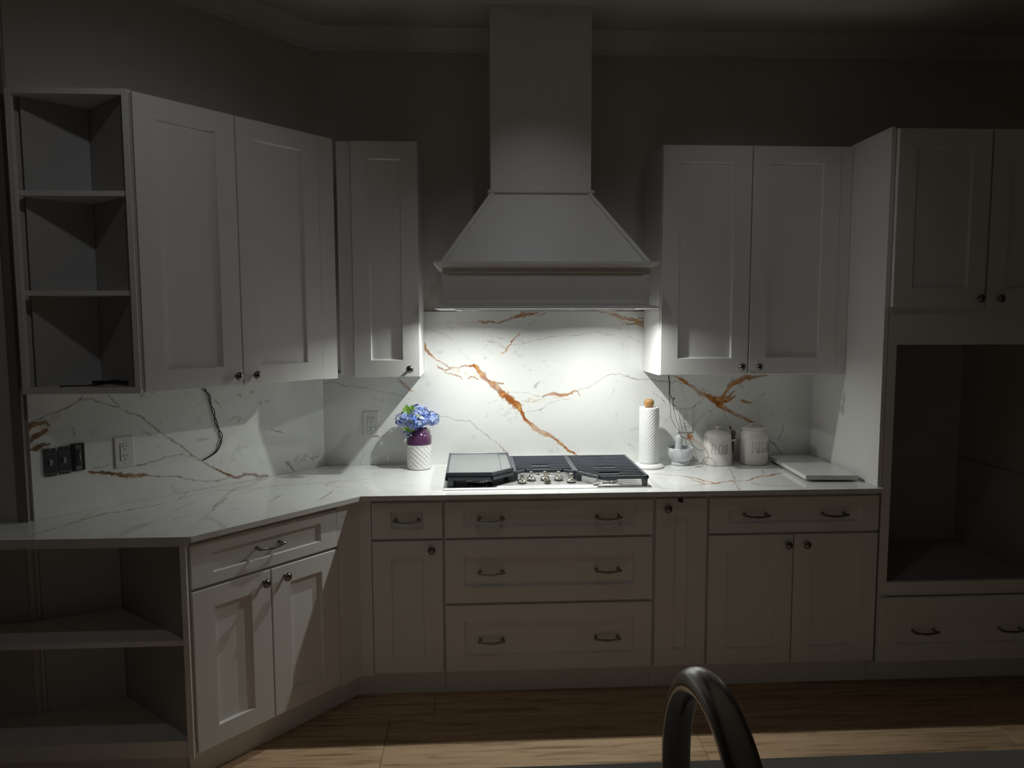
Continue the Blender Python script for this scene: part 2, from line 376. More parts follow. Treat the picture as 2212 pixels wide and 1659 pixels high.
  ('G', [(1.109,1.371,2.8),(1.121,1.356,3.5),(1.157,1.335,4.2),(1.176,1.319,4.1),(1.198,1.303,4.8),(1.224,1.295,4.1),(1.255,1.285,5.5),(1.29,1.273,5.5)]),
  ('G', [(1.126,1.351,3.5),(1.094,1.339,3.5),(1.056,1.33,3.5),(1.011,1.318,3.5),(0.979,1.306,4.2),(0.947,1.287,4.3),(0.906,1.258,4.3),(0.871,1.228,4.3),(0.809,1.178,5.1),(0.758,1.146,4.4),(0.726,1.108,4.4),(0.687,1.068,5.2),(0.646,1.042,5.2),(0.605,1.004,5.2),(0.562,0.976,4.5),(0.526,0.96,4.6)]),
  ('G', [(1.023,1.367,2.8),(0.998,1.332,3.5),(0.979,1.307,3.5)]),
  ('O', [(1.309,1.252,20.5),(1.281,1.266,12.3),(1.241,1.267,9.6),(1.226,1.259,4.1)]),
  ('T', [(1.308,1.223,95.9),(1.262,1.241,61.8),(1.226,1.259,41.3),(1.176,1.319,20.7)]),
  ('O', [(1.311,1.212,13.7),(1.278,1.225,15.1),(1.236,1.249,6.9)]),
  ('O', [(1.305,1.177,13.7),(1.27,1.195,16.5),(1.229,1.201,6.9)]),
  ('G', [(1.28,1.197,9.6),(1.256,1.176,12.4),(1.23,1.184,6.9)]),
  ('T', [(1.113,1.072,14.1),(1.035,1.051,28.4),(0.959,1.029,28.7),(0.88,1.018,14.5)]),
  ('O', [(1.113,1.074,5.6),(1.063,1.062,9.9),(0.989,1.042,12.8),(0.947,1.032,12.9),(0.899,1.022,10.1),(0.836,1.004,7.3)]),
  ('G', [(0.836,1.005,2.9),(0.778,0.998,3.7),(0.725,0.978,4.4),(0.671,0.953,4.5),(0.629,0.942,3.8),(0.571,0.946,3.8),(0.526,0.948,3.8)]),
  ('O', [(0.598,0.999,4.5),(0.548,0.97,6.1),(0.511,0.946,12.2),(0.465,0.94,10.7),(0.403,0.937,10.8),(0.387,0.932,15.5),(0.335,0.919,6.3)]),
  ('G', [(0.933,1.07,3.6),(0.89,1.066,2.9),(0.853,1.067,2.9),(0.788,1.077,2.9),(0.734,1.082,2.9)]),
  ('T', [(0.741,1.084,7.3),(0.687,1.061,8.9),(0.633,1.026,7.5)]),
  ('S', [(0.656,1.136,17.8),(0.614,1.14,14.9)]),
  ('T', [(0.565,1.099,9),(0.526,1.133,10.5),(0.503,1.151,4.5)]),
  ('S', [(0.516,1.204,15),(0.463,1.21,18.2),(0.479,1.18,7.6)]),
  ('S', [(0.851,1.236,14.4),(0.829,1.243,21.6),(0.82,1.235,14.4)]),
  ('S', [(0.933,1.333,9.9),(0.884,1.348,14.3),(0.846,1.351,10)]),
  ('S', [(0.576,1.35,8.9),(0.518,1.336,18),(0.497,1.316,10.5)]),
  ('S', [(0.466,1.314,18.1),(0.436,1.29,18.2)]),
  ('S', [(0.42,1.314,16.7),(0.388,1.322,15.3)]),
  ('S', [(0.358,1.269,15.4),(0.309,1.279,12.4)]),
  ('S', [(0.254,0.951,23.7),(0.184,0.97,39.9),(0.094,0.972,48.5),(0.039,0.972,24.5)]),
  ('G', [(0.236,0.971,6.3),(0.203,0.935,8),(0.186,0.921,4.8)]),
  ('G', [(0.298,1.141,3.9),(0.24,1.115,4.7)]),
  ('S', [(1.154,1.221,6.9),(1.15,1.245,9.7)]),
  ('S', [(1.033,1.085,9.9),(1.079,1.083,5.6),(1.112,1.092,4.2)]),
  ('S', [(0.844,1.124,10.1),(0.824,1.131,7.2)]),
  ('S', [(0.909,1.197,10),(0.873,1.183,10.1),(0.842,1.17,7.2)]),
  ('G', [(0.586,1.299,3),(0.558,1.266,3.7)]),
 ],
 'C': [
  ('T', [(-1.838,-1.17,11.4),(-1.829,-1.107,8.3),(-1.807,-1.05,11.7),(-1.785,-0.991,22),(-1.767,-0.929,34.4),(-1.733,-0.872,26),(-1.668,-0.823,24.4),(-1.598,-0.78,17.5)]),
  ('G', [(-1.847,-1.173,6.5),(-1.839,-1.152,6.5),(-1.801,-1.06,5.8),(-1.779,-1.002,7.6),(-1.763,-0.936,10.3),(-1.728,-0.881,7.8),(-1.666,-0.828,7.8),(-1.598,-0.78,7),(-1.562,-0.72,5.3),(-1.523,-0.631,5.4),(-1.452,-0.524,5.5),(-1.377,-0.529,3.7),(-1.316,-0.513,4.6),(-1.199,-0.452,4.6),(-1.069,-0.42,3.7),(-0.93,-0.375,3.7),(-0.803,-0.334,3.7)]),
  ('G', [(-1.544,-0.664,4.5),(-1.549,-0.555,3.7)]),
  ('G', [(-1.336,-1.009,2.4),(-1.35,-0.877,3.3),(-1.363,-0.757,4.3),(-1.357,-0.668,5.3)]),
  ('G', [(-1.733,-0.658,2.8),(-1.764,-0.547,2.8),(-1.777,-0.46,2.9)]),
  ('O', [(-1.437,-0.452,2.8),(-1.397,-0.386,5.7),(-1.325,-0.3,3.9)]),
  ('G', [(-1.489,-0.869,2.5),(-1.467,-0.726,2.6)]),
  ('G', [(-1.578,-1.074,2.4),(-1.503,-1.049,2.4)]),
  ('G', [(-0.963,-0.719,2.5),(-0.945,-0.654,3.4),(-0.93,-0.549,2.6)]),
  ('G', [(-1.318,-0.59,2.7),(-1.255,-0.493,2.7)]),
  ('G', [(-1.157,-0.745,2.5),(-1.135,-0.642,3.5)]),
  ('G', [(-0.994,-0.48,2.7),(-0.942,-0.358,2.8)]),
  ('T', [(-1.779,-1.022,41.9),(-1.791,-0.85,44)]),
  ('G', [(-1.43,-0.99,2.6),(-1.407,-0.936,3.2),(-1.376,-0.881,2.7)]),
  ('G', [(-1.307,-0.591,2.3),(-1.261,-0.53,2.9)]),
  ('G', [(-1.233,-0.596,1.7),(-1.215,-0.542,1.7)]),
  ('G', [(-1.165,-0.746,2.2),(-1.132,-0.611,2.3)]),
  ('G', [(-0.975,-0.75,2.2),(-0.948,-0.641,4.4),(-0.933,-0.588,2.8)]),
  ('G', [(-1.373,-0.692,2.3),(-1.358,-0.659,5.7),(-1.35,-0.791,4.4),(-1.344,-0.926,2.1)]),
  ('G', [(-1.096,-0.853,2.1),(-1.063,-0.817,2.1)]),
  ('G', [(-1.252,-0.932,2.1),(-1.223,-0.905,2.1)]),
  ('T', [(-1.423,-0.472,6.1),(-1.366,-0.376,6.2)]),
  ('T', [(-0.882,-0.542,2.9),(-0.819,-0.527,4.8),(-0.768,-0.498,4.8),(-0.736,-0.459,6.8),(-0.687,-0.428,5.8)]),
  ('G', [(-1.01,-0.394,3),(-0.984,-0.375,4),(-0.938,-0.374,2.5),(-0.799,-0.412,2)]),
  ('G', [(-0.958,-0.648,3.7),(-0.936,-0.582,3.8)]),
  ('G', [(-0.943,-0.487,3.9),(-0.881,-0.507,2.9)]),
  ('G', [(-0.697,-0.469,1.9),(-0.583,-0.501,1.9)]),
  ('T', [(-0.657,-0.102,2.7),(-0.473,-0.104,3.7)]),
  ('G', [(-0.853,-0.011,4.4),(-0.662,-0.05,4.3)]),
  ('G', [(-0.897,-0.107,3.2),(-0.659,-0.081,4.3)]),
  ('T', [(0.516,-0.309,10.5),(0.613,-0.342,10.4),(0.674,-0.373,17.8),(0.715,-0.429,22),(0.764,-0.52,21.6),(0.855,-0.501,21.9),(0.92,-0.493,19.2),(1.055,-0.385,20),(1.13,-0.348,9.4)]),
  ('O', [(0.516,-0.309,3),(0.613,-0.342,3.7),(0.674,-0.373,8.9),(0.715,-0.429,11.8),(0.732,-0.481,10.2),(0.76,-0.532,7.2),(0.859,-0.489,8.8),(0.92,-0.493,8.8),(0.996,-0.415,9.1),(1.055,-0.385,12.3),(1.118,-0.348,7.8),(1.17,-0.323,3.2)]),
  ('O', [(0.64,-0.596,4.2),(0.707,-0.541,8.5),(0.762,-0.527,5.7)]),
  ('O', [(0.859,-0.489,5.9),(0.846,-0.586,2.9),(0.824,-0.665,2.8)]),
  ('O', [(0.667,-0.359,3),(0.692,-0.466,5.8),(0.717,-0.529,5.7)]),
  ('G', [(0.954,-0.163,4),(0.926,-0.307,3.9),(0.88,-0.465,3.7)]),
  ('S', [(0.94,-0.544,29.1),(0.996,-0.595,21.7),(1.124,-0.591,22)]),
  ('G', [(1.112,-0.233,3.2),(1.032,-0.37,3.1)]),
  ('G', [(0.433,-0.559,2.8),(0.525,-0.623,3.4),(0.606,-0.64,2.7)]),
  ('G', [(0.807,-0.214,2.4),(0.803,-0.3,2.3)]),
  ('S', [(1.2,-0.325,7.9),(1.233,-0.382,7.8)]),
 ],
}

# ------------------------------------------------------------------ marble vein painting (true colour of the slabs)
class Noise2:
    def __init__(s, seed):
        s.r = np.random.default_rng(seed).random((256, 256))
    def n(s, x, y):
        xi = np.floor(x).astype(int); yi = np.floor(y).astype(int); fx = x-xi; fy = y-yi
        fx = fx*fx*(3-2*fx); fy = fy*fy*(3-2*fy); r = s.r
        a = r[xi % 256, yi % 256]; b = r[(xi+1) % 256, yi % 256]; c = r[xi % 256, (yi+1) % 256]; d = r[(xi+1) % 256, (yi+1) % 256]
        return (a*(1-fx)+b*fx)*(1-fy)+(c*(1-fx)+d*fx)*fy
    def fbm(s, x, y, o=4):
        t = 0; a = 0.5; tot = 0
        for k in range(o):
            t = t + a*s.n(x*2**k+17.3*k, y*2**k+5.1*k); tot += a; a *= 0.5
        return t/tot
def vein_colors(u, v, veins, seed=1, fat=(1.45, 0.95), brown=1.0):
    """u, v: flat arrays of surface coordinates in metres -> rgb albedo"""
    N = [Noise2(seed*10+k) for k in range(5)]
    uu = u + (N[0].fbm(u*14, v*14, 4)-0.5)*0.034 + (N[3].fbm(u*90, v*90, 2)-0.5)*0.007
    vv = v + (N[1].fbm(u*14, v*14, 4)-0.5)*0.034 + (N[4].fbm(u*90, v*90, 2)-0.5)*0.007
    fine = N[2].fbm(u*55, v*55, 4); mid = N[3].fbm(u*12, v*12, 4); big = N[4].fbm(u*4, v*4, 3)
    rgb = np.empty((len(u), 3)); base = np.array((0.80, 0.805, 0.785))
    rgb[:] = base
    rgb *= (1-0.05*np.clip((big-0.5)*3, 0, 1))[:, None]
    smudge = np.clip((mid-0.62)*5, 0, 1)*np.clip((fine-0.52)*6, 0, 1)
    rgb *= (1-0.16*smudge)[:, None]
    def blend(m, c):
        nonlocal rgb
        rgb = rgb*(1-m[:, None]) + m[:, None]*c
    for order in ('T', 'S', 'G', 'O'):
        for col, pts in veins:
            if col != order or len(pts) < 2: continue
            best = np.full(len(u), 9.0); wid = np.ones(len(u))
            kf = fat[0] if col == 'O' else fat[1] if col == 'G' else 1.0
            pts = [(a, b, c*kf) for a, b, c in pts]
            mw = max(p[2] for p in pts)/1000
            for (x0, y0, w0), (x1, y1, w1) in zip(pts, pts[1:]):
                pad = mw + 0.03
                sel = np.nonzero((u > min(x0, x1)-pad) & (u < max(x0, x1)+pad) & (v > min(y0, y1)-pad) & (v < max(y0, y1)+pad))[0]
                if not len(sel): continue
                px, py = uu[sel]-x0, vv[sel]-y0; dx, dy = x1-x0, y1-y0; L2 = dx*dx+dy*dy+1e-12
                t = np.clip((px*dx+py*dy)/L2, 0, 1)
                d = np.hypot(px-t*dx, py-t*dy); ww = (w0+(w1-w0)*t)/2000
                q = d/ww; better = q < best[sel]
                k = sel[better]; best[k] = q[better]; wid[k] = ww[better]
            sel = np.nonzero(best < 3)[0]
            if not len(sel): continue
            q = best[sel]; fn = fine[sel]; md = mid[sel]; m = np.zeros(len(u))
            if col == 'O':
                edge = np.clip((1.0 + (fn-0.5)*0.9 - q)*3.0, 0, 1)
                m[sel] = edge*np.clip(0.62+(md-0.35)*1.4, 0.35, 1)
                lo = np.array((0.34, 0.110, 0.028)); hi = np.array((0.64, 0.345, 0.13))
                k = np.zeros(len(u)); k[sel] = np.clip((fn-0.42)*3.0, 0, 1)
                blend(m, (lo+(hi-lo)*k[:, None])*brown)
                r = np.zeros(len(u)); r[sel] = np.clip(1-np.abs(q-0.95)*4, 0, 1)*np.clip((fn-0.45)*5, 0, 1)*0.55
                blend(r, np.array((0.22, 0.09, 0.03)))
            elif col == 'G':
                m[sel] = np.clip((1.15-q)*2.2, 0, 1)*np.clip(0.45+(fn-0.3)*1.5, 0.25, 0.95)*0.85
                blend(m, np.array((0.24, 0.20, 0.16)))
            elif col == 'T':
                m[sel] = np.clip((1.1-q)*1.6, 0, 1)*np.clip((fn-0.35)*2.6, 0, 1)*0.42
                blend(m, np.array((0.66, 0.47, 0.26)))
            else:
                m[sel] = np.clip((1.2-q)*1.2, 0, 1)*np.clip((fn-0.42)*4.5, 0, 1)*0.62
                blend(m, np.array((0.36, 0.35, 0.32)))
    return np.clip(rgb, 0.01, 0.9)
def grid_mesh(name, quads, m, parent=None, seed=1, veins=(), uv=None, **kw):
    """quads: list of (P00, P10, P11, P01, nu, nv); coloured by vein_colors at uv(points)"""
    V = []; F = []; base = 0
    for a, b, c, d, nu, nv in quads:
        a, b, c, d = (np.array(p, float) for p in (a, b, c, d))
        s = np.linspace(0, 1, nu+1)[None, :, None]; t = np.linspace(0, 1, nv+1)[:, None, None]
        P = (a*(1-s)+b*s)*(1-t) + (d*(1-s)+c*s)*t
        V.append(P.reshape(-1, 3))
        i = (np.arange(nv)[:, None]*(nu+1)+np.arange(nu)[None, :]).reshape(-1) + base
        F.append(np.stack([i, i+1, i+nu+2, i+nu+1], 1)); base += (nu+1)*(nv+1)
    V = np.concatenate(V); F = np.concatenate(F)
    me = bpy.data.meshes.new(name)
    me.vertices.add(len(V)); me.vertices.foreach_set('co', V.ravel())
    me.loops.add(F.size); me.loops.foreach_set('vertex_index', F.ravel().astype(np.int32))
    me.polygons.add(len(F)); me.polygons.foreach_set('loop_start', np.arange(0, F.size, 4, dtype=np.int32))
    me.update(calc_edges=True)
    u, v = uv(V)
    rgb = vein_colors(u, v, veins, seed, **kw)
    at = me.color_attributes.new('vein', 'FLOAT_COLOR', 'POINT')
    at.data.foreach_set('color', np.concatenate([rgb, np.ones((len(V), 1))], 1).astype(np.float32).ravel())
    me.materials.append(m)
    return link(name, me, parent)

# ------------------------------------------------------------------ the setting
def wall(name, a, b, z0, z1, m, t=0.1, label=None):
    a, b = Vector((*a, 0)), Vector((*b, 0)); d = (b-a).normalized(); n = Vector((-d.y, d.x, 0))*t
    p = [(a.x, a.y), (b.x, b.y), (b.x+n.x, b.y+n.y), (a.x+n.x, a.y+n.y)]
    return struct(MB().prism(p, z0, z1).build(name, m), label)
wall('wall_back', (CORNER.x, 0), (XR, 0), 0, CEIL_Z, WALL, label='greige wall behind the range hood')
wall('wall_diagonal', (WALL_END.x, WALL_END.y), (CORNER.x, 0), 0, CEIL_Z, WALL, label='slanting greige wall behind the angled cabinets')
wall('wall_left', (XL, LEFT_Y), (WALL_END.x-0.006, LEFT_Y), 0, CEIL_Z, WALL, label='greige wall beside the open shelves')
wall('wall_side', (XL, YF), (XL, LEFT_Y+0.1), 0, CEIL_Z, WALL)
wall('wall_right', (XR, 0.1), (XR, YF), 0, CEIL_Z, WALL)
wall('wall_front', (XR, YF), (XL, YF), 0, CEIL_Z, WALL)
struct(MB().box((XL-0.1, YF-0.1, CEIL_Z), (XR+0.1, 0.15, CEIL_Z+0.1)).build('ceiling', CEIL), 'flat dim ceiling')
struct(MB().box((WALL_END.x-0.034, LEFT_Y-0.012, 0.9145), (WALL_END.x-0.001, LEFT_Y-0.0005, 2.60)).build('dark_strip', GREYBROWN), 'narrow dark-coloured strip where the tiled wall ends')  # flat strip coloured darker than the wall, in place of a recess

def crown(name, a, b, prof, ma, mb, label):
    """prof: (offset from wall, z); ma, mb: mitre shift along the wall per unit of offset"""
    a, b = Vector((*a, 0)), Vector((*b, 0)); d = (b-a).normalized(); n = Vector((d.y, -d.x, 0))
    r = [[tuple(p + n*o + d*(s*o) + Vector((0, 0, z))) for o, z in prof] for p, s in ((a, ma), (b, -mb))]
    return struct(MB().loft(r).build(name, TRIM, smooth=30), label)
CZ = CEIL_Z
PROF = [(0, CZ), (0.118, CZ), (0.118, CZ-0.010), (0.108, CZ-0.013), (0.090, CZ-0.020), (0.066, CZ-0.036), (0.044, CZ-0.052), (0.030, CZ-0.060), (0.026, CZ-0.066), (0.014, CZ-0.068), (0.012, CZ-0.082), (0, CZ-0.084)]
half = math.tan(ANG/2)
crown('trim_1', (CORNER.x, 0), (-0.2405, 0), PROF, half, 0, 'white crown moulding on the back wall')
crown('trim_2', (0.2175, 0), (XR, 0), PROF, 0, 0, 'white crown moulding beyond the chimney')
crown('trim_3', (WALL_END.x, WALL_END.y), (CORNER.x, 0), PROF, -0.2, half, 'white crown moulding on the slanting wall')

floor = struct(MB().box((XL-0.1, YF-0.1, -0.08), (XR+0.1, 0.15, -0.011)).build('floor', GREYBROWN), 'oak plank floor')
PW = 0.18
def planks():
    y = -0.44; row = 0
    me_cache = {}
    offs = {2: -0.6797, 3: 0.555, 1: -0.50, 0: -0.1}
    while y > -2.45:
        x0 = (offs[row] if row in offs else rnd.uniform(-0.6, 0.6))
        L = 1.235
        x = x0 - 3*L
        while x < 2.7:
            xa, xb = max(x, -3.0), min(x+L, 2.9)
            if xb - xa > 0.1:
                key = round(xb-xa, 3)
                if key not in me_cache:
                    h = (xb-xa)/2-0.0008
                    o = MB().box((-h, -PW/2+0.0008, -0.010), (h, PW/2-0.0008, 0.0), ch=0.0012).build('plank', OAK, floor)
                    me_cache[key] = o.data
                else:
                    o = link('plank', me_cache[key], floor)
                o.location = ((xa+xb)/2, y-PW/2, 0)
            x += L
        y -= PW; row += 1
planks()
o = MB().box((XL, YF, -0.011), (XR, -2.61, -0.001)).box((XL, -2.6095, -0.011), (-3.0015, 0.1, -0.001)).box((2.9015, -2.6095, -0.011), (XR, 0.1, -0.001)).build('plank_field', OAK, floor); o['kind'] = 'stuff'

# ------------------------------------------------------------------ marble: backsplash slabs and countertop
def bs():
    t = thing('backsplash', 'polished white marble backsplash with bold orange diagonal vein behind the cooktop', 'backsplash', (0, 0, 0))
    y = -0.012; x0, x1 = CORNER.x+0.0005, 1.4445
    step = 0.0023
    q = lambda a, b, z0, z1: ((a, y, z0), (b, y, z0), (b, y, z1), (a, y, z1), int((b-a)/step), int((z1-z0)/step))
    hx0, hx1 = -0.5735, 0.5485
    grid_mesh('slab', [q(x0, hx0, 0.9145, 1.3880), q(hx0, hx1, 0.9145, 1.3880), q(hx1, x1, 0.9145, 1.3880), q(hx0, hx1, 1.3880, 1.6945)], MARBLE, t, 1, VEINS['B'], lambda V: (V[:, 0], V[:, 2]))
    MB().box((x0, y+0.0006, 0.9145), (x1, -0.0003, 1.3880)).box((hx0, y+0.0006, 1.3880), (hx1, -0.0003, 1.6945)).build('slab_backing', MARBLE_EDGE, t)
    t2 = thing('diagonal_backsplash', 'dim white marble backsplash with thin brown veins on the slanting wall', 'backsplash', (0, 0, 0))
    L = 1.298
    P = lambda l, z, o=0.012: tuple(CORNER - D*l + NRM*o + Vector((0, 0, z)))
    l0 = 0.012*half
    grid_mesh('slab', [(P(L, 0.9145), P(l0, 0.9145), P(l0, 1.388), P(L, 1.388), int(L/0.003), int(0.4735/0.003))], MARBLE, t2, 2, VEINS['D'],
              lambda V: (-((V[:, 0]-CORNER.x)*D.x + V[:, 1]*D.y), V[:, 2]), fat=(1.25, 1.5), brown=0.5)
    poly = [P(L, 0, 0.0114)[:2], P(l0, 0, 0.0114)[:2], P(0, 0, 0.0003)[:2], P(L, 0, 0.0003)[:2]]
    MB().prism(poly, 0.9145, 1.388).build('slab_backing', MARBLE_EDGE, t2)
bs()
CT_Z = 0.914
INNER = (-0.802, -0.675); OUTER = (-1.2885, -1.2145)
def countertop():
    t = thing('countertop', 'long white marble countertop with orange and brown veins bending round the corner', 'countertop', (0, 0, 0))
    W = WALL_END; z = CT_Z
    A = [(CORNER.x, 0, z), (1.463, 0, z), (1.463, -0.675, z), (*INNER, z)]
    B = [(W.x, W.y, z), (CORNER.x, 0, z), (*INNER, z), (*OUTER, z)]
    Cq = [(-2.75, LEFT_Y, z), (W.x, W.y, z), (*OUTER, z), (-2.75, -1.2145, z)]
    grid_mesh('worktop', [(*A, 820, 190), (*B, 380, 170), (*Cq, 200, 60)], MARBLE, t, 3, VEINS['C'], lambda V: (V[:, 0], V[:, 1]), fat=(1.5, 1.5))
    poly = [(1.463, 0), (1.463, -0.675), INNER, OUTER, (-2.75, -1.2145), (-2.75, LEFT_Y), (W.x, W.y), (CORNER.x, 0)]
    MB().prism(poly, 0.894, 0.9134).build('slab_edge', MARBLE_EDGE, t)
countertop()

# ------------------------------------------------------------------ cabinets
def shaker(name, parent, x0, x1, z0, z1, stile=0.08, rail=0.077, yf=0.0, rec=0.0125, panel=None, label=None):
    def ring(i, y):
        return [(x0+i, y, z0+i), (x1-i, y, z0+i), (x1-i, y, z1-i), (x0+i, y, z1-i)]
    def inner(dx, y):
        return [(x0+stile+dx, y, z0+rail+dx), (x1-stile-dx, y, z0+rail+dx), (x1-stile-dx, y, z1-rail-dx), (x0+stile+dx, y, z1-rail-dx)]
    rings = [ring(0, yf+0.020), ring(0, yf+0.0018), ring(0.0018, yf), inner(0, yf), inner(0.0040, yf+rec)]
    m = MB()
    for a, b in zip(rings, rings[1:]):
        n = len(m.v); m.v += a + b
        m.f += [(n+i, n+(i+1) % 4, n+4+(i+1) % 4, n+4+i) for i in range(4)]
    o = m.build(name, PAINT, parent)
    p = MB().box((x0+stile-0.004, yf+rec, z0+rail-0.004), (x1-stile+0.004, yf+rec+0.006, z1-rail+0.004)).build(panel or name+'_panel', PAINT, o)
    if label: o['label'] = label
    return o
KNOB_ME = MB().lathe([(0.0085, 0), (0.0085, 0.002), (0.0062, 0.004), (0.0055, 0.012), (0.0075, 0.016), (0.0150, 0.0185), (0.0172, 0.0205), (0.0172, 0.0222), (0.0150, 0.0232), (0.0148, 0.0240), (0.0138, 0.0268), (0.0105, 0.0295), (0.0055, 0.0312), (0.0001, 0.0317)], 28, along_y()).build('knob', PEWTER, smooth=40)
def pull_mesh():
    m = MB()
    path = [(-0.060, -0.0285, 0.002), (-0.056, -0.029, 0.001), (-0.048, -0.0295, 0), (-0.03, -0.031, -0.0035), (-0.012, -0.032, -0.0052), (0, -0.0322, -0.0056), (0.012, -0.032, -0.0052), (0.03, -0.031, -0.0035), (0.048, -0.0295, 0), (0.056, -0.029, 0.001), (0.060, -0.0285, 0.002)]
    m.tube(path, [0.0028, 0.0050, 0.0058, 0.0046, 0.0050, 0.0056, 0.0050, 0.0046, 0.0058, 0.0050, 0.0028], 10)
    for s in (-1, 1):
        m.lathe([(0.0075, 0), (0.0075, 0.002), (0.0048, 0.005), (0.0042, 0.020), (0.0058, 0.029)], 12, along_y(Matrix.Translation((s*0.048, 0, 0))))
    return m.build('pull', PEWTER, smooth=40)
PULL_ME = pull_mesh()
KNOB_D, PULL_D = KNOB_ME.data, PULL_ME.data
bpy.data.objects.remove(KNOB_ME); bpy.data.objects.remove(PULL_ME)
def knob(parent, x, z, yf=0.0): return link('knob', KNOB_D, parent, (x, yf, z))
def pull(parent, x, z, yf=0.0125): return link('pull', PULL_D, parent, (x, yf, z))
def carcass(parent, x0, x1, z0, z1, y0, y1, name='carcass'):
    return MB().box((x0, y0, z0), (x1, y1, z1)).build(name, PAINT, parent)
FY = -0.650
ZB, ZD, ZR, ZT = 0.124, 0.7090, 0.7205, 0.8765
def toe(parent, x0, x1): return MB().box((x0, 0.062, 0.0005), (x1, 0.080, 0.1145)).build('toe_kick', PAINT, parent)

def diagonal_base():
    Bp = Vector((-0.8868, -0.7329, 0)); org = Bp - D*0.6235
    t = thing('diagonal_base_cabinet', 'angled white base cabinet with a drawer over double doors', 'cabinet', org, ANG)
    carcass(t, 0.001, 0.6235, 0.115, 0.893, 0.0205, 0.52)
    d = shaker('drawer', t, 0.003, 0.6205, ZR, ZT, rail=0.041); pull(d, 0.309, 0.802)
    a = shaker('door', t, 0.003, 0.3075, ZB, ZD, rail=0.071); knob(a, 0.2785, 0.667)
    b = shaker('door', t, 0.3125, 0.6205, ZB, ZD, rail=0.071); knob(b, 0.3695, 0.667)
    MB().box((0.6225, 0.0015, 0.115), (0.7355, 0.019, 0.893)).build('corner_filler', PAINT, t)
    toe(t, 0.0, 0.7620)
diagonal_base()
def base12():
    t = thing('narrow_base_cabinet', 'slim white base cabinet with one drawer above one door, by the corner', 'cabinet', (-0.762, FY, 0))
    carcass(t, -0.02, 0.304, 0.115, 0.893, 0.0205, 0.60)
    d = shaker('drawer', t, 0.001, 0.2995, ZR, ZT, rail=0.041); pull(d, 0.151, 0.800)
    a = shaker('door', t, 0.001, 0.2995, ZB, ZD, rail=0.071); knob(a, 0.2555, 0.672)
    MB().box((-0.0515, 0.001, 0.115), (-0.0015, 0.020, 0.893)).build('corner_filler', PAINT, t)
    toe(t, -0.0780, 0.304)
base12()
def base36():
    t = thing('drawer_base_cabinet', 'wide white base cabinet of three drawers below the cooktop', 'cabinet', (-0.457, FY, 0))
    carcass(t, 0.0005, 0.9135, 0.115, 0.893, 0.0205, 0.60)
    for z0, z1, hz in ((ZR, ZT, 0.801), (0.4315, 0.7095, 0.567), (ZB, 0.4195, 0.262)):
        d = shaker('drawer', t, 0.0065, 0.9075, z0, z1, rail=0.041 if z0 == ZR else 0.070)
        pull(d, 0.2035, hz); pull(d, 0.7105, hz)
    toe(t, 0.0005, 0.9135)
base36()
def base9():
    t = thing('pullout_base_cabinet', 'very narrow white pull-out cabinet with a single full-height door', 'cabinet', (0.4575, FY, 0))
    carcass(t, 0.0, 0.2348, 0.115, 0.893, 0.0205, 0.60)
    d = shaker('door', t, 0.006, 0.2305, ZB, ZT, stile=0.082); knob(d, 0.0535, 0.835)
    MB().add([(0.0985, -0.0018, 0.8795), (0.121, -0.0018, 0.8795), (0.1235, -0.0018, 0.8580), (0.101, -0.0018, 0.8625), (0.0985, -0.0002, 0.8795), (0.121, -0.0002, 0.8795), (0.1235, -0.0002, 0.8580), (0.101, -0.0002, 0.8625)],
             [(0,1,2,3),(7,6,5,4),(0,4,5,1),(1,5,6,2),(2,6,7,3),(3,7,4,0)]).build('tape_tab', BLACK, d)['label'] = 'small black tape tab on top edge of door'
    toe(t, 0.0, 0.2348)
base9()
def base30():
    t = thing('double_door_base_cabinet', 'white base cabinet with one wide two-pull drawer over double doors', 'cabinet', (0.6930, FY, 0))
    carcass(t, 0.0, 0.770, 0.115, 0.893, 0.0205, 0.60)
    d = shaker('drawer', t, 0.006, 0.7645, ZR, ZT, rail=0.041); pull(d, 0.2125, 0.798); pull(d, 0.5625, 0.797)
    a = shaker('door', t, 0.006, 0.3825, ZB, ZD, rail=0.071); knob(a, 0.354, 0.665)
    b = shaker('door', t, 0.3875, 0.7645, ZB, ZD, rail=0.071); knob(b, 0.4375, 0.665)
    toe(t, 0.0, 0.770)
base30()

UY = -0.345; UZ0, UZ1 = 1.3890, 2.4510
def diagonal_upper():
    U = Vector((-0.9445, -0.3801, 0)); org = U - D*0.849
    t = thing('diagonal_wall_cabinet', 'tall angled white wall cabinet with two doors above the slanting backsplash', 'cabinet', org, ANG)
    carcass(t, 0.001, 0.849, UZ0, UZ1+0.002, 0.0205, 0.330)
    a = shaker('door', t, 0.003, 0.3875, UZ0+0.002, UZ1); knob(a, 0.3605, 1.4285)
    b = shaker('door', t, 0.3925, 0.7780, UZ0+0.002, UZ1); knob(b, 0.4415, 1.4290)
    MB().box((0.7795, 0.002, UZ0), (0.849, 0.020, UZ1)).build('filler_strip', PAINT, t)
    MB().box((0.849, 0.003, UZ0), (0.858, 0.060, UZ1)).build('edge_strip', PAINT, t)
diagonal_upper()
def upper12():
    t = thing('narrow_wall_cabinet', 'single-door white wall cabinet between the corner and the hood', 'cabinet', (-0.8715, UY, 0))
    carcass(t, 0.0, 0.2995, UZ0, UZ1, 0.0205, 0.344)
    a = shaker('door', t, 0.002, 0.3015, UZ0+0.002, UZ1, stile=0.077); knob(a, 0.256, 1.4275)
    MB().box((-0.062, 0.013, UZ0), (-0.0015, 0.030, UZ1)).build('corner_filler', PAINT, t)
upper12()
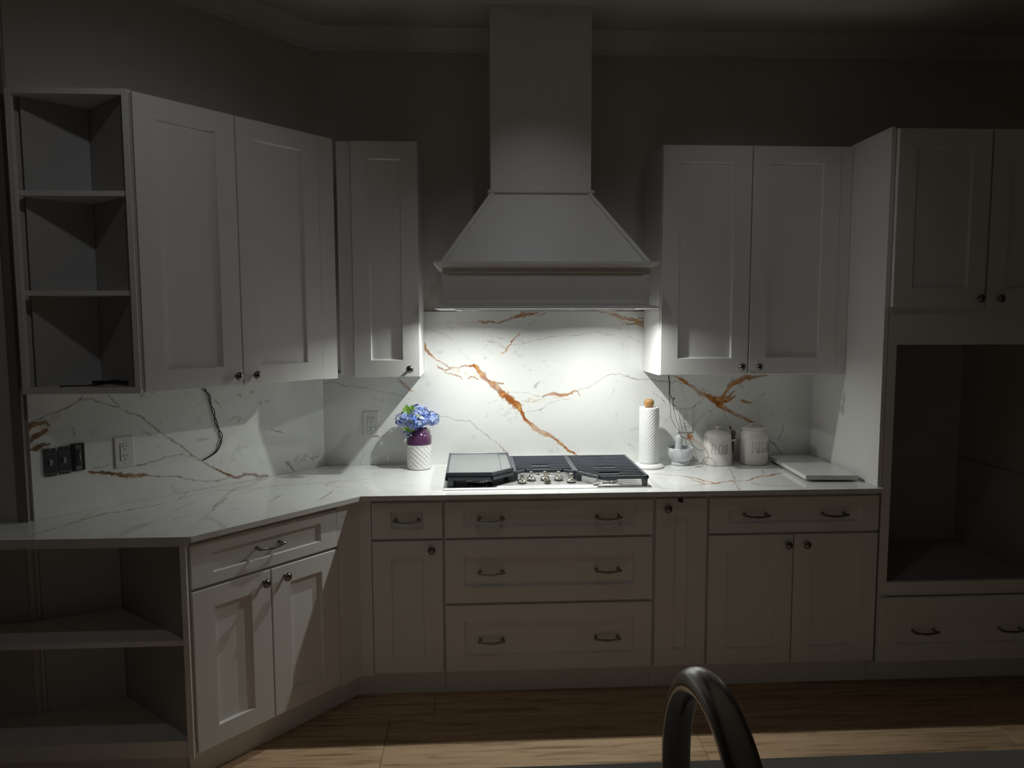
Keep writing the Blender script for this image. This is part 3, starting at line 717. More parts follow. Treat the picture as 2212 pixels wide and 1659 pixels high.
def upper33():
    t = thing('double_wall_cabinet', 'two-door white wall cabinet between the hood and the tall oven tower', 'cabinet', (0.5490, UY, 0))
    carcass(t, 0.0, 0.8420, UZ0, UZ1-0.002, 0.0205, 0.344)
    a = shaker('door', t, 0.003, 0.4195, UZ0+0.003, UZ1-0.004); knob(a, 0.3865, 1.4285)
    b = shaker('door', t, 0.4245, 0.8395, UZ0+0.003, UZ1-0.004); knob(b, 0.469, 1.4280)
    MB().box((0.8425, 0.006, UZ0), (0.8945, 0.026, UZ1-0.004)).build('filler_strip', PAINT, t)
upper33()
def tower():
    t = thing('oven_tower_cabinet', 'tall white oven tower with an empty dark oven opening', 'cabinet', (1.4655, FY, 0))
    W = 0.8245
    MB().box((-0.0205, 0.0, 0.9150), (-0.0025, 0.648, 2.4560)).build('side_panel', PAINT, t)
    MB().box((0.0, 0.002, 0.115), (0.018, 0.648, 2.450)).build('inner_side', PAINT_SHADED, t)
    MB().box((W-0.040, 0.0195, 0.115), (W, 0.648, 2.450)).build('inner_side', PAINT_SHADED, t)
    MB().box((0.018, 0.632, 0.115), (W-0.040, 0.648, 2.450)).build('back_panel', PAINT_SHADED, t)
    MB().box((0.018, 0.0195, 0.440), (W-0.040, 0.632, 0.4705)).build('deck', PAINT_SHADED, t)
    MB().box((0.018, 0.0195, 1.560), (W-0.040, 0.632, 1.580)).build('deck', PAINT_SHADED, t)
    MB().box((0.0185, 0.0195, 2.430), (W-0.0405, 0.632, 2.4495)).build('top_panel', PAINT_SHADED, t)
    MB().box((0.018, 0.10, 0.115), (W-0.040, 0.632, 0.135)).build('bottom_panel', PAINT_SHADED, t)
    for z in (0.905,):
        MB().box((W-0.052, 0.04, z), (W-0.0405, 0.62, z+0.016)).build('runner', PAINT_SHADED, t)
    m = MB()
    m.box((0.0005, 0, 0.115), (0.0395, 0.019, 2.450)).box((W-0.0395, 0, 0.115), (W-0.0005, 0.019, 2.450))
    m.box((0.0395, 0, 1.5386), (W-0.0395, 0.019, 1.720)).box((0.0395, 0, 0.4200), (W-0.0395, 0.019, 0.4825)).box((0.0395, 0, 2.432), (W-0.0395, 0.019, 2.450)).box((0.0395, 0, 0.115), (W-0.0395, 0.019, 0.135))
    m.build('face_frame', PAINT, t)
    a = shaker('door', t, 0.0005, 0.4075, 1.7014, 2.4460, yf=-0.021); knob(a, 0.378, 1.7365, -0.021)
    b = shaker('door', t, 0.4165, W-0.0005, 1.7014, 2.4460, yf=-0.021); knob(b, 0.4665, 1.7365, -0.021)
    d = shaker('drawer', t, 0.004, W-0.004, 0.1265, 0.4170, yf=-0.021); pull(d, 0.212, 0.2630, -0.0085); pull(d, 0.610, 0.2630, -0.0085)
    MB().box((0.0, 0.062, 0.0005), (W, 0.080, 0.1145)).build('toe_kick', PAINT, t)
tower()

def open_uppers():
    F1 = Vector((-1.5103, -1.0135, 0)) + D*(-0.0015)
    R = F1 + Vector((-NRM.x, -NRM.y, 0))*0.345
    t = thing('open_corner_shelf', 'white triangular open wall shelf of three tiers at the end of the angled cabinets', 'shelf', (0, 0, 0))
    Lx = -1.930
    def onwall(y, off=0.014):
        l = (-(y) ) / D.y
        p = CORNER - D*l + NRM*off
        return (p.x, p.y)
    yf = F1.y
    Lb = (Lx, -0.955)
    R2 = Vector(R) + NRM*0.014
    poly = [(F1.x, yf), (R2.x, R2.y), (Lb[0]+0.02, Lb[1]+0.03), Lb, (Lx, yf)]
    def inset(p, d):
        c = Vector((sum(q[0] for q in p)/len(p), sum(q[1] for q in p)/len(p)))
        return [tuple(Vector(q) + (c-Vector(q)).normalized()*d) for q in p]
    for nm, z0, z1 in (('top_panel', UZ1-0.010, UZ1+0.002), ('bottom_panel', UZ0, UZ0+0.020)):
        MB().prism(poly, z0, z1).build(nm, PAINT, t)
    inner = [(F1.x-0.022, yf+0.010), (R2.x-0.003, R2.y-0.022), (Lb[0]+0.022, Lb[1]+0.012), (Lx+0.012, yf+0.010)]
    for z in (2.0900, 1.7400):
        MB().prism(inner, z, z+0.018).build('shelf', PAINT, t)
    # side against the cabinet and side against the slanting wall
    n = -NRM
    s0, s1 = Vector((F1.x, yf, 0)), Vector((R2.x, R2.y, 0))
    MB().prism([(s0.x, s0.y), (s1.x, s1.y), (s1.x-D.x*0.014, s1.y-D.y*0.014), (s0.x-D.x*0.014, s0.y-D.y*0.014)], UZ0+0.0205, UZ1-0.0105).build('side_panel', PAINT_SHADED, t)
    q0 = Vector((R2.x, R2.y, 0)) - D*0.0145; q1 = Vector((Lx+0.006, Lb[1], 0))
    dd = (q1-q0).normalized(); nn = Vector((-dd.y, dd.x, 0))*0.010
    MB().prism([(q0.x, q0.y), (q1.x, q1.y), (q1.x+nn.x, q1.y+nn.y), (q0.x+nn.x, q0.y+nn.y)], UZ0+0.0205, UZ1-0.0105).build('back_panel', PAINT_SHADED, t)
    # face frame stiles and rails
    MB().box((F1.x-0.026, yf-0.012, UZ0), (F1.x-0.0065, yf+0.006, UZ1+0.002)).build('stile', PAINT, t)
    MB().box((Lx, yf-0.012, UZ0), (Lx+0.018, yf+0.006, UZ1+0.002)).build('stile', PAINT, t)
    MB().box((Lx+0.018, yf-0.012, UZ1-0.018), (F1.x-0.026, yf+0.006, UZ1+0.002)).build('rail', PAINT, t)
    MB().box((Lx+0.018, yf-0.012, UZ0), (F1.x-0.026, yf+0.006, UZ0+0.022)).build('rail', PAINT, t)
    # coiled cord lying on the bottom board
    c = MB(); pts = []
    for i in range(120):
        a = i*0.31; r = 0.050+0.008*math.sin(i*0.7); k = 0.55+0.1*math.sin(i*0.21)
        pts.append((-1.655+r*math.cos(a)*1.25, -0.945+r*math.sin(a)*k, UZ0+0.0255+0.0075*(0.5+0.5*math.sin(i*0.9))+i*0.00007))
    pts += [(-1.72, -0.962, UZ0+0.026), (-1.77, -0.968, UZ0+0.0245), (-1.83, -0.975, UZ0+0.0235)]
    tag(c.tube(catmull(pts, 2), 0.0025, 6).build('coiled_cord', WIRE_BLACK, smooth=60), 'thin black cord coiled on the bottom board of the open shelf', 'cord')
open_uppers()
def open_base():
    t = thing('open_base_shelf', 'dark open lower shelf unit under the far end of the countertop', 'shelf', (0, 0, 0))
    Bl = Vector((-1.3030, -1.1985, 0)) - D*0.003
    yf = -1.1960
    Rb = Bl - NRM*0.52
    xl = -2.60; yb = LEFT_Y - 0.004
    Wp = CORNER - D*1.29 + NRM*0.003
    poly = [(Bl.x-0.002, yf), (Rb.x, Rb.y), (Wp.x, Wp.y), (Wp.x-0.03, yb), (xl, yb), (xl, yf)]
    for nm, z0, z1 in (('deck', 0.115, 0.1740), ('top_panel', 0.875, 0.893)):
        MB().prism(poly, z0, z1).build(nm, PAINT, t)
    inner = [(Bl.x-0.025, yf+0.012), (Rb.x-0.006, Rb.y-0.02), (Wp.x+0.01, Wp.y-0.012), (Wp.x-0.03, yb-0.012), (xl+0.018, yb-0.012), (xl+0.018, yf+0.012)]
    MB().prism(inner, 0.516, 0.5350).build('shelf', PAINT, t)
    MB().prism([(Bl.x-0.002, yf+0.0065), (Rb.x, Rb.y), (Rb.x-D.x*0.016, Rb.y-D.y*0.016), (Bl.x-0.020, yf+0.0065)], 0.1745, 0.8745).build('side_panel', PAINT_SHADED, t)
    MB().box((xl, yf+0.007, 0.1745), (xl+0.016, yb-0.011, 0.8745)).build('side_panel', PAINT_SHADED, t)
    MB().box((xl, yb-0.010, 0.1745), (Wp.x-0.03, yb, 0.8745)).build('back_panel', PAINT_SHADED, t)
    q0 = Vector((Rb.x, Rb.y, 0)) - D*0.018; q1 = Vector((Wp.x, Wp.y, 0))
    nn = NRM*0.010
    MB().prism([(q0.x, q0.y), (q1.x, q1.y), (q1.x+nn.x, q1.y+nn.y), (q0.x+nn.x, q0.y+nn.y)], 0.1745, 0.8745).build('back_panel', PAINT_SHADED, t)
    MB().box((Bl.x-0.026, yf-0.014, 0.115), (Bl.x-0.006, yf+0.006, 0.893)).build('stile', PAINT, t)
    MB().box((xl, yf-0.0, 0.0005), (Bl.x-0.03, yf+0.018, 0.1145)).build('toe_kick', PAINT, t).location = (0, 0.06, 0)
open_base()

# ------------------------------------------------------------------ range hood
def hood():
    t = thing('range_hood', 'white wooden range hood with tapered canopy and square chimney above the cooktop', 'range hood', (0, 0, 0))
    hx, yf = 0.457, -0.500
    def ring(o, z, hx=hx, yf=yf, cx=0.0):
        return [(cx-hx-o, -0.001, z), (cx-hx-o, yf-o, z), (cx+hx+o, yf-o, z), (cx+hx+o, -0.001, z)]
    cx = -0.0115
    MB().box((cx-0.2285, -0.352, 2.2400), (cx+0.2285, -0.001, CEIL_Z-0.0005)).build('chimney', PAINT, t)
    m = MB(); r = lambda o, z: ring(o, z, 0.2285, -0.352, cx)
    m.loft([r(0.002, 2.2220), r(0.010, 2.2230), r(0.014, 2.2275), r(0.014, 2.2335), r(0.010, 2.2370), r(0.0005, 2.2400)]).build('collar', PAINT, t, smooth=30)
    b = ring(-0.002, 1.9040, 0.4645, -0.497); a = ring(0.002, 2.2215, 0.2285, -0.352, cx)
    MB().loft([b, a]).build('canopy', PAINT, t)
    bl, br = Vector(b[1]), Vector(b[2]); al, ar = Vector(a[1]), Vector(a[2])
    n = (br-bl).cross(al-bl).normalized()
    if n.y > 0: n = -n
    for p0, p1, w0, w1 in ((bl, al, Vector((0.024, 0, 0)), Vector((0.020, 0, 0))), (br, ar, Vector((-0.024, 0, 0)), Vector((-0.020, 0, 0)))):
        q = [p0, p0+w0, p1+w1, p1]
        MB().loft([[tuple(v + n*0.0003) for v in q], [tuple(v + n*0.007) for v in q]]).build('canopy_stile', PAINT, t)
    # upper shelf moulding
    MB().loft([ring(0.0005, 1.8755), ring(0.012, 1.8770), ring(0.016, 1.8830), ring(0.026, 1.8870), ring(0.030, 1.8935), ring(0.037, 1.8945), ring(0.037, 1.9025), ring(0.034, 1.9038)]).build('upper_moulding', PAINT, t, smooth=20)
    # apron: framed front and two plain sides
    d = shaker('apron', t, -hx, hx, 1.7145, 1.8753, stile=0.026, rail=0.016, yf=yf, rec=0.006)
    for s in (-1, 1):
        MB().box((s*(hx-0.018), yf+0.0205, 1.7145), (s*(hx-0.0005), -0.001, 1.8753)).build('apron_side', PAINT, t)
    m = MB()
    o = [(0.034, 1.7000), (0.036, 1.7015), (0.036, 1.7070), (0.020, 1.7140), (0.0, 1.7143)]
    outer = [ring(a, z) for a, z in o]
    m.loft(outer, False, False, closed=False)
    inn = lambda z: [(-0.405, -0.03, z), (-0.405, -0.462, z), (0.405, -0.462, z), (0.405, -0.03, z)]
    m.loft([inn(1.7143), inn(1.7000), outer[0]], False, False, closed=False)
    m.add([outer[0][0], inn(1.70)[0], inn(1.70)[3], outer[0][3]], [(0, 1, 2, 3)])
    m.build('lower_moulding', PAINT, t, smooth=20)
    # steel liner with filters and lamps
    MB().box((-0.4035, -0.4605, 1.6955), (0.4035, -0.0315, 1.7300)).build('liner', STEEL, t)
    for k in range(3):
        x0 = -0.375+0.2515*k
        m = MB().box((x0, -0.375, 1.6935), (x0+0.247, -0.060, 1.6950))
        for i in range(11):
            m.box((x0+0.012+i*0.0205, -0.365, 1.6920), (x0+0.024+i*0.0205, -0.070, 1.6934))
        m.build('filter', FILTER, t)['kind'] = 'stuff'
    for i, (x, y) in enumerate(HOOD_LAMPS):
        MB().lathe([(0.036, 1.6954), (0.036, 1.6935), (0.030, 1.6925), (0.028, 1.6932)], 24, Matrix.Translation((x, y, 0)), cap0=False).build('lamp_ring', CHROME, t, smooth=40)
        MB().lathe([(0.027, 1.6945), (0.027, 1.6935)], 24, Matrix.Translation((x, y, 0))).build('lamp_lens', LENS, t, smooth=40)
        lamp('hood_light', (x, y, HOOD_LAMP_Z), HOOD_POWER, 0.018, HOOD_COLOR, t, HOOD_SPREAD)
hood()

# ------------------------------------------------------------------ fill lights added out of view to brighten the cabinets and hood
def fill_lights():
    t = thing('back_fill', 'unseen round fill light added on the wall behind the kitchen island', 'lamp', (-0.3, YF, 2.10))
    M = Matrix.Rotation(-math.pi/2, 4, 'X')
    MB().lathe([(0.10, 0.0005), (0.10, 0.02), (0.06, 0.03), (0.06, 0.05), (0.20, 0.055), (0.20, 0.075)], 32, M).build('rim', TRIM, t, smooth=40)
    MB().lathe([(0.198, 0.0755), (0.15, 0.100), (0.08, 0.112), (0.001, 0.115)], 32, M).build('diffuser', FILL_LENS, t, smooth=60)
    o = lamp('back_fill_light', (0, 0.125, 0), BACK_FILL_POWER, 0.38, FILL_COLOR, t); o.rotation_euler = (math.pi/2, 0, 0)
    for xy, aim, pw, cone, label in FILL_SPOTS:
        p = Vector((*xy, 2.93)); aim = (Vector(aim)-p).normalized()
        t = thing('fill_spot', label, 'lamp', p, 0, 'added unseen fill spots')
        h = CEIL_Z-p.z
        MB().lathe([(0.05, h-0.0005), (0.05, h-0.015), (0.012, h-0.02), (0.012, 0.02)], 24).build('mount', TRIM, t, smooth=40)
        M = (-aim).to_track_quat('Z', 'Y').to_matrix().to_4x4()
        MB().lathe([(0.030, 0.06), (0.042, 0.05), (0.045, -0.03), (0.040, -0.03), (0.036, 0.0)], 24, M, cap1=False).build('shade', TRIM, t, smooth=40)
        MB().lathe([(0.036, 0.001), (0.036, -0.002)], 24, M).build('lens', FILL_LENS, t, smooth=40)
        ld = bpy.data.lights.new('fill_spot_light', 'SPOT'); ld.energy = pw; ld.color = FILL_COLOR
        ld.spot_size = math.radians(cone); ld.spot_blend = 1.0; ld.shadow_soft_size = 0.035
        o = link('fill_spot_light', ld, t); o.location = aim*0.035; o.rotation_euler = aim.to_track_quat('-Z', 'Y').to_euler()
fill_lights()

# ------------------------------------------------------------------ cooktop
def polybox(m, poly, z0, z1): m.prism(poly, z0, z1)
def strip(m, a, b, w, z0, z1):
    a, b = Vector((*a, 0)), Vector((*b, 0)); d = (b-a).normalized(); n = Vector((-d.y, d.x, 0))*w/2
    m.prism([((a-n).x, (a-n).y), ((b-n).x, (b-n).y), ((b+n).x, (b+n).y), ((a+n).x, (a+n).y)], z0, z1)
def cooktop():
    z = CT_Z
    t = thing('gas_cooktop', 'steel gas cooktop with black grates and six nickel knobs set in the marble countertop', 'cooktop', (0, 0, z))
    x0, x1, y0, y1 = -0.4595, 0.458, -0.593, -0.078
    r = lambda i, zz: [(x0+i, y0+i, zz), (x1-i, y0+i, zz), (x1-i, y1-i, zz), (x0+i, y1-i, zz)]
    MB().loft([r(0, 0.0003), r(0, 0.004), r(0.005, 0.0085), r(0.016, 0.0085), r(0.021, 0.0050)]).build('tray', STEEL, t)
    # shallow dark well beneath the left grate, ribbed plates on the right
    MB().prism([(-0.432, -0.565), (-0.25, -0.565), (-0.150, -0.460), (-0.150, -0.100), (-0.432, -0.100)], 0.0052, 0.0066).build('left_well', DARKENAMEL, t)
    m = MB()
    for k in range(9):
        yy = -0.565+k*0.012
        m.box((0.150, yy, 0.0052), (0.205, yy+0.006, 0.0068))
    for k in range(2):
        m.box((0.345+k*0.03, -0.560, 0.0052), (0.349+k*0.03, -0.12, 0.0064))
    m.build('tray_ribs', STEEL, t)['kind'] = 'stuff'
    MB().loft([[(-0.235, -0.572, 0.0052), (0.225, -0.572, 0.0052), (0.105, -0.432, 0.0052), (-0.105, -0.432, 0.0052)], [(-0.222, -0.566, 0.0100), (0.212, -0.566, 0.0100), (0.098, -0.438, 0.0100), (-0.098, -0.438, 0.0100)]]).build('control_panel', STEEL, t)
    m = MB()                                   # small printed marks beside the knobs
    for (x, y, w) in ((-0.192, -0.548, 0.040), (-0.047, -0.530, 0.018), (0.052, -0.524, 0.014)):
        for i in range(int(w/0.004)):
            m.box((x+i*0.004, y, 0.0100), (x+i*0.004+0.0026, y+0.004*(1 if i % 2 else 0.7), 0.0102))
    m.build('printed_marks', GREYSWITCH, t)['kind'] = 'stuff'
    burners = ((-0.300, -0.475, 0.042), (-0.300, -0.200, 0.036), (0.0, -0.300, 0.052), (0.275, -0.500, 0.050), (0.285, -0.210, 0.036))
    for x, y, r0 in burners:
        b = MB().lathe([(r0*1.55, 0.0053), (r0*1.35, 0.009), (r0*1.02, 0.0105), (r0*0.98, 0.012)], 32).build('burner', DARKENAMEL if x < -0.1 else STEEL, t, smooth=35, loc=(x, y, 0))
        m = MB().lathe([(r0*0.92, 0.0120), (r0*0.98, 0.0135), (r0*0.98, 0.0235), (r0*0.92, 0.0245)], 40, disp=lambda a, zz, k: -0.0022 if (int(a/(2*math.pi)*40) % 2 and k in (1, 2)) else 0)
        m.build('burner_ring', STEEL, b)
        MB().lathe([(r0*0.90, 0.0247), (r0*0.96, 0.026), (r0*0.96, 0.0305), (r0*0.85, 0.0325), (0.001, 0.0330)], 32).build('burner_cap', IRON, b, smooth=40)
    # knobs
    for x, y, s in ((-0.1098, -0.5124, 1), (-0.0655, -0.466, 1), (-0.0022, -0.462, 1), (0.0035, -0.524, 0.72), (0.0600, -0.466, 1), (0.1110, -0.5124, 1)):
        k = thing_part('control_knob', t, (x, y, 0.0101))
        m = MB().lathe([(0.0185*s, 0.004), (0.0205*s, 0.0055), (0.0205*s, 0.0115), (0.0190*s, 0.0135), (0.0135*s, 0.0165), (0.0125*s, 0.0185)], 28)
        m.box((-0.0072*s, -0.0125*s, 0.0165), (0.0072*s, 0.0125*s, 0.0165+0.024*s), ch=0.0018)
        m.build('grip', CHROME, k, smooth=35)
        MB().lathe([(0.0215*s, 0.0), (0.0215*s, 0.0015), (0.0165*s, 0.0038)], 28).build('skirt', BLACK, k, smooth=40)
    # grates
    zt, zb = 0.0515, 0.0400
    def grate(poly, gaps, nbar, ytop, ybot, legs):
        g = MB()
        n = len(poly)
        for i in range(n):
            strip(g, poly[i], poly[(i+1) % n], 0.011, zb-0.002, zt)
        for x, y in poly: g.box((x-0.0055, y-0.0055, zb-0.002), (x+0.0055, y+0.0055, zt))
        for x, y in legs:
            g.loft([[(x-0.011, y-0.006, 0.0088), (x+0.011, y-0.006, 0.0088), (x+0.011, y+0.006, 0.0088), (x-0.011, y+0.006, 0.0088)], [(x-0.013, y-0.0065, zb-0.001), (x+0.013, y-0.0065, zb-0.001), (x+0.013, y+0.0065, zb-0.001), (x-0.013, y+0.0065, zb-0.001)]])
        o = g.build('grate', IRON, t)
        for k in range(nbar):
            y = ytop + (ybot-ytop)*(k+1)/(nbar+1)
            xs = []
            for i in range(n):
                (ax, ay), (bx, by) = poly[i], poly[(i+1) % n]
                if (ay-y)*(by-y) < 0: xs.append(ax+(bx-ax)*(y-ay)/(by-ay))
            xs.sort()
            segs = [(xs[0]+0.004, xs[-1]-0.004)]
            for gx0, gx1, gk in gaps:
                if gk == k: segs = [(segs[0][0], gx0), (gx1, segs[-1][1])]
            for a, b in segs:
                m = MB(); w = 0.0052
                m.loft([[(a, y-w, zb), (a, y+w, zb), (a, y+w*0.8, zt+0.0002), (a, y-w*0.8, zt+0.0002)], [(b, y-w, zb), (b, y+w, zb), (b, y+w*0.8, zt+0.0002), (b, y-w*0.8, zt+0.0002)]])
                m.build('grate_bar', IRON, o)
    grate([(-0.446, -0.086), (-0.1475, -0.086), (-0.1475, -0.468), (-0.243, -0.566), (-0.446, -0.566)], [], 12, -0.086, -0.566, [(-0.428, -0.566), (-0.1475, -0.455), (-0.43, -0.086), (-0.165, -0.086)])
    grate([(-0.1375, -0.086), (0.1325, -0.086), (0.1325, -0.455), (0.086, -0.421), (-0.092, -0.421), (-0.1375, -0.455)], [(-0.052, 0.028, 5), (-0.050, 0.032, 7)], 8, -0.086, -0.421, [(-0.1375, -0.44), (0.1325, -0.44), (-0.125, -0.086), (0.12, -0.086)])
    grate([(0.1425, -0.086), (0.4400, -0.086), (0.4400, -0.577), (0.2250, -0.577), (0.1425, -0.466)], [(0.215, 0.315, 0), (0.235, 0.335, 7), (0.235, 0.330, 11)], 13, -0.086, -0.577, [(0.428, -0.577), (0.150, -0.476), (0.155, -0.086), (0.43, -0.086)])
    return t
def thing_part(name, parent, loc):
    o = link(name, None, parent, loc); o.empty_display_size = 0.02; return o
cooktop()
def griddle():
    z0 = CT_Z + 0.0525
    t = thing('griddle', 'flat grey griddle plate with raised rim lying over the grate', 'griddle', (0, 0, z0))
    P = [(-0.449, -0.088), (-0.1535, -0.088), (-0.1460, -0.468), (-0.2450, -0.568), (-0.447, -0.565)]
    def ins(d):
        c = Vector((-0.29, -0.30)); out = []
        n = len(P)
        for i in range(n):
            a, b, e = Vector(P[i-1]), Vector(P[i]), Vector(P[(i+1) % n])
            n1 = Vector(((b-a).y, -(b-a).x)).normalized(); n2 = Vector(((e-b).y, -(e-b).x)).normalized()
            h = (n1+n2).normalized()
            if h.dot(c-b) < 0: h = -h
            out.append(b + h*d/max(0.4, abs(h.dot(n1))))
        return [tuple(q) for q in out]
    R = lambda d, z: [(x, y, z) for x, y in ins(d)]
    MB().loft([R(0.004, 0.0003), R(0.0, 0.003), R(0.0, 0.0190), R(0.0015, 0.0205), R(0.0050, 0.0205), R(0.0070, 0.0180), R(0.0095, 0.0130)], cap1=False).build('pan', IRON, t)
    f = ins(0.0095)
    MB().prism([f[0], (-0.2055, f[0][1]), (-0.2010, -0.514), f[3], f[4]], 0.008, 0.0135).build('cooking_surface', GRID, t)
    MB().prism([(-0.2035, f[0][1]), f[1], f[2], (-0.1990, -0.512)], 0.008, 0.0120).build('drip_channel', GRID, t)
griddle()

# ------------------------------------------------------------------ vase and hydrangeas
VX, VY = -0.5985, -0.1065
def vase():
    t = thing('vase', 'white quilted ceramic vase with glossy purple shoulder', 'vase', (VX, VY, CT_Z))
    def q(a, z, k):
        u = a/(2*math.pi)*15; v = z/0.0245
        s = abs(math.sin(math.pi*(u+v)))*abs(math.sin(math.pi*(u-v)))
        return -0.0034*s*min(1, max(0, (z-0.008)/0.006), max(0, (0.119-z)/0.006))
    prof = [(0.050, 0.0004), (0.0565, 0.002), (0.0595, 0.006)] + [(0.0612, 0.008+i*0.00275) for i in range(41)] + [(0.0612, 0.1235)]
    MB().lathe(prof, 150, disp=q, cap1=False).build('body', CERAMIC, t, smooth=60)
    p2 = [(0.0612, 0.1238), (0.0616, 0.130), (0.0612, 0.150), (0.0590, 0.165), (0.0535, 0.177), (0.0465, 0.1845), (0.0425, 0.189), (0.0412, 0.195), (0.0420, 0.201), (0.0405, 0.2025), (0.0385, 0.199), (0.037, 0.185), (0.037, 0.150)]
    MB().lathe(p2, 48, cap0=False, cap1=True).build('shoulder', PURPLE, t, smooth=60)
vase()
def hydrangea(name, c, r, label, leafs=(), stem_from=None, seed=0, nf=64):
    rg = random.Random(seed)
    base = stem_from or (VX+(c[0]-VX)*0.12, VY+(c[1]-VY)*0.12, CT_Z+0.155)
    t = thing(name, label, 'flower', base, 0, 'blue hydrangeas in the purple and white vase')
    C = Vector(c)-Vector(base)
    MB().tube(catmull([(0, 0, 0), tuple(Vector((C.x*0.25, C.y*0.25, 0.045))), tuple(C)], 5), 0.0028, 6).build('stem', STEM, t, smooth=60)
    V = []; F = []; T = []
    for i in range(nf):
        ph = math.acos(1-2*(i+0.5)/nf*0.93); th = i*2.39996+rg.uniform(-.3, .3)
        d = Vector((math.sin(ph)*math.cos(th), math.sin(ph)*math.sin(th), math.cos(ph)))
        p = C + Vector((d.x, d.y, d.z*0.82))*r*rg.uniform(0.82, 1.06)
        n = (d + Vector((rg.uniform(-.45, .45), rg.uniform(-.45, .45), rg.uniform(-.35, .35)))).normalized()
        a = n.orthogonal().normalized(); a = Quaternion(n, rg.uniform(0, 6.28)) @ a; b = n.cross(a)
        k = rg.random()
        base_c = np.array((0.09, 0.19, 0.62))*(1-k) + np.array((0.55, 0.64, 0.93))*k
        if rg.random() < 0.14: base_c = np.array((0.76, 0.78, 0.90))
        if rg.random() < 0.06: base_c = np.array((0.36, 0.44, 0.34))
        s = r*rg.uniform(0.25, 0.40)
        for j in range(4):
            an = j*math.pi/2; u = a*math.cos(an)+b*math.sin(an); w = b*math.cos(an)-a*math.sin(an)
            q = [p, p+u*s*0.55+w*s*0.42+n*s*0.10, p+u*s*1.0+n*s*0.02+w*s*0.10, p+u*s*0.55-w*s*0.42+n*s*0.16]
            m0 = len(V); V += [tuple(x) for x in q]; F += [(m0, m0+1, m0+2), (m0, m0+2, m0+3)]
            f = rg.uniform(0.85, 1.12)
            T += [tuple(np.clip(base_c*f*0.72, 0, 1)), tuple(np.clip(base_c*f, 0, 1)), tuple(np.clip(base_c*f*1.15, 0, .9)), tuple(np.clip(base_c*f, 0, 1))]
    me = bpy.data.meshes.new('flower_head'); me.from_pydata(V, [], F); me.update()
    at = me.color_attributes.new('tint', 'FLOAT_COLOR', 'POINT')
    at.data.foreach_set('color', np.concatenate([np.array(T), np.ones((len(T), 1))], 1).astype(np.float32).ravel())
    me.materials.append(PETAL)
    o = link('flower_head', me, t); o['kind'] = 'stuff'
    for (p0, dirv, L, wdt, droop) in leafs:
        m = MB(); dv = Vector(dirv).normalized(); side = dv.cross(Vector((0, -1, 0.15))).normalized(); P0 = Vector(p0)-Vector(base); rows = []
        for i in range(9):
            s = i/8; wv = wdt*math.sin(math.pi*min(1, s*0.94+0.06))**0.8
            mid = P0 + dv*L*s + Vector((0, -0.004, -droop*s*s))
            rows.append([tuple(mid+side*wv+Vector((0, -0.006*math.sin(3.14*s), 0))), tuple(mid+Vector((0, 0.002, 0))), tuple(mid-side*wv+Vector((0, -0.006*math.sin(3.14*s), 0)))])
        m.loft(rows, False, False, closed=False); m.build('leaf', LEAF, t, smooth=60)
hydrangea('hydrangea', (-0.668, -0.100, 1.160), 0.044, 'blue hydrangea head on the outlet side of the bunch', seed=1)
hydrangea('hydrangea', (-0.607, -0.148, 1.160), 0.050, 'blue hydrangea head at the front middle of the bunch, just over the purple shoulder', seed=2, nf=76)
hydrangea('hydrangea', (-0.545, -0.105, 1.166), 0.046, 'pale blue hydrangea head on the cooktop side of the bunch', seed=3)
hydrangea('hydrangea', (-0.606, -0.075, 1.188), 0.046, 'blue hydrangea head topmost at the back with a pale green leaf', [((-0.655, -0.105, 1.178), (-0.06, 0, 1), 0.058, 0.019, 0.0), ((-0.640, -0.100, 1.190), (0.25, 0, 1), 0.045, 0.014, 0.0)], seed=4)
hydrangea('hydrangea', (-0.648, -0.140, 1.096), 0.024, 'small deep blue hydrangea drooping lowest beside the vase with a narrow leaf', [((-0.615, -0.160, 1.116), (-1, -0.1, 0.05), 0.060, 0.011, -0.008)], seed=5, nf=26, stem_from=(-0.622, -0.125, 1.120))

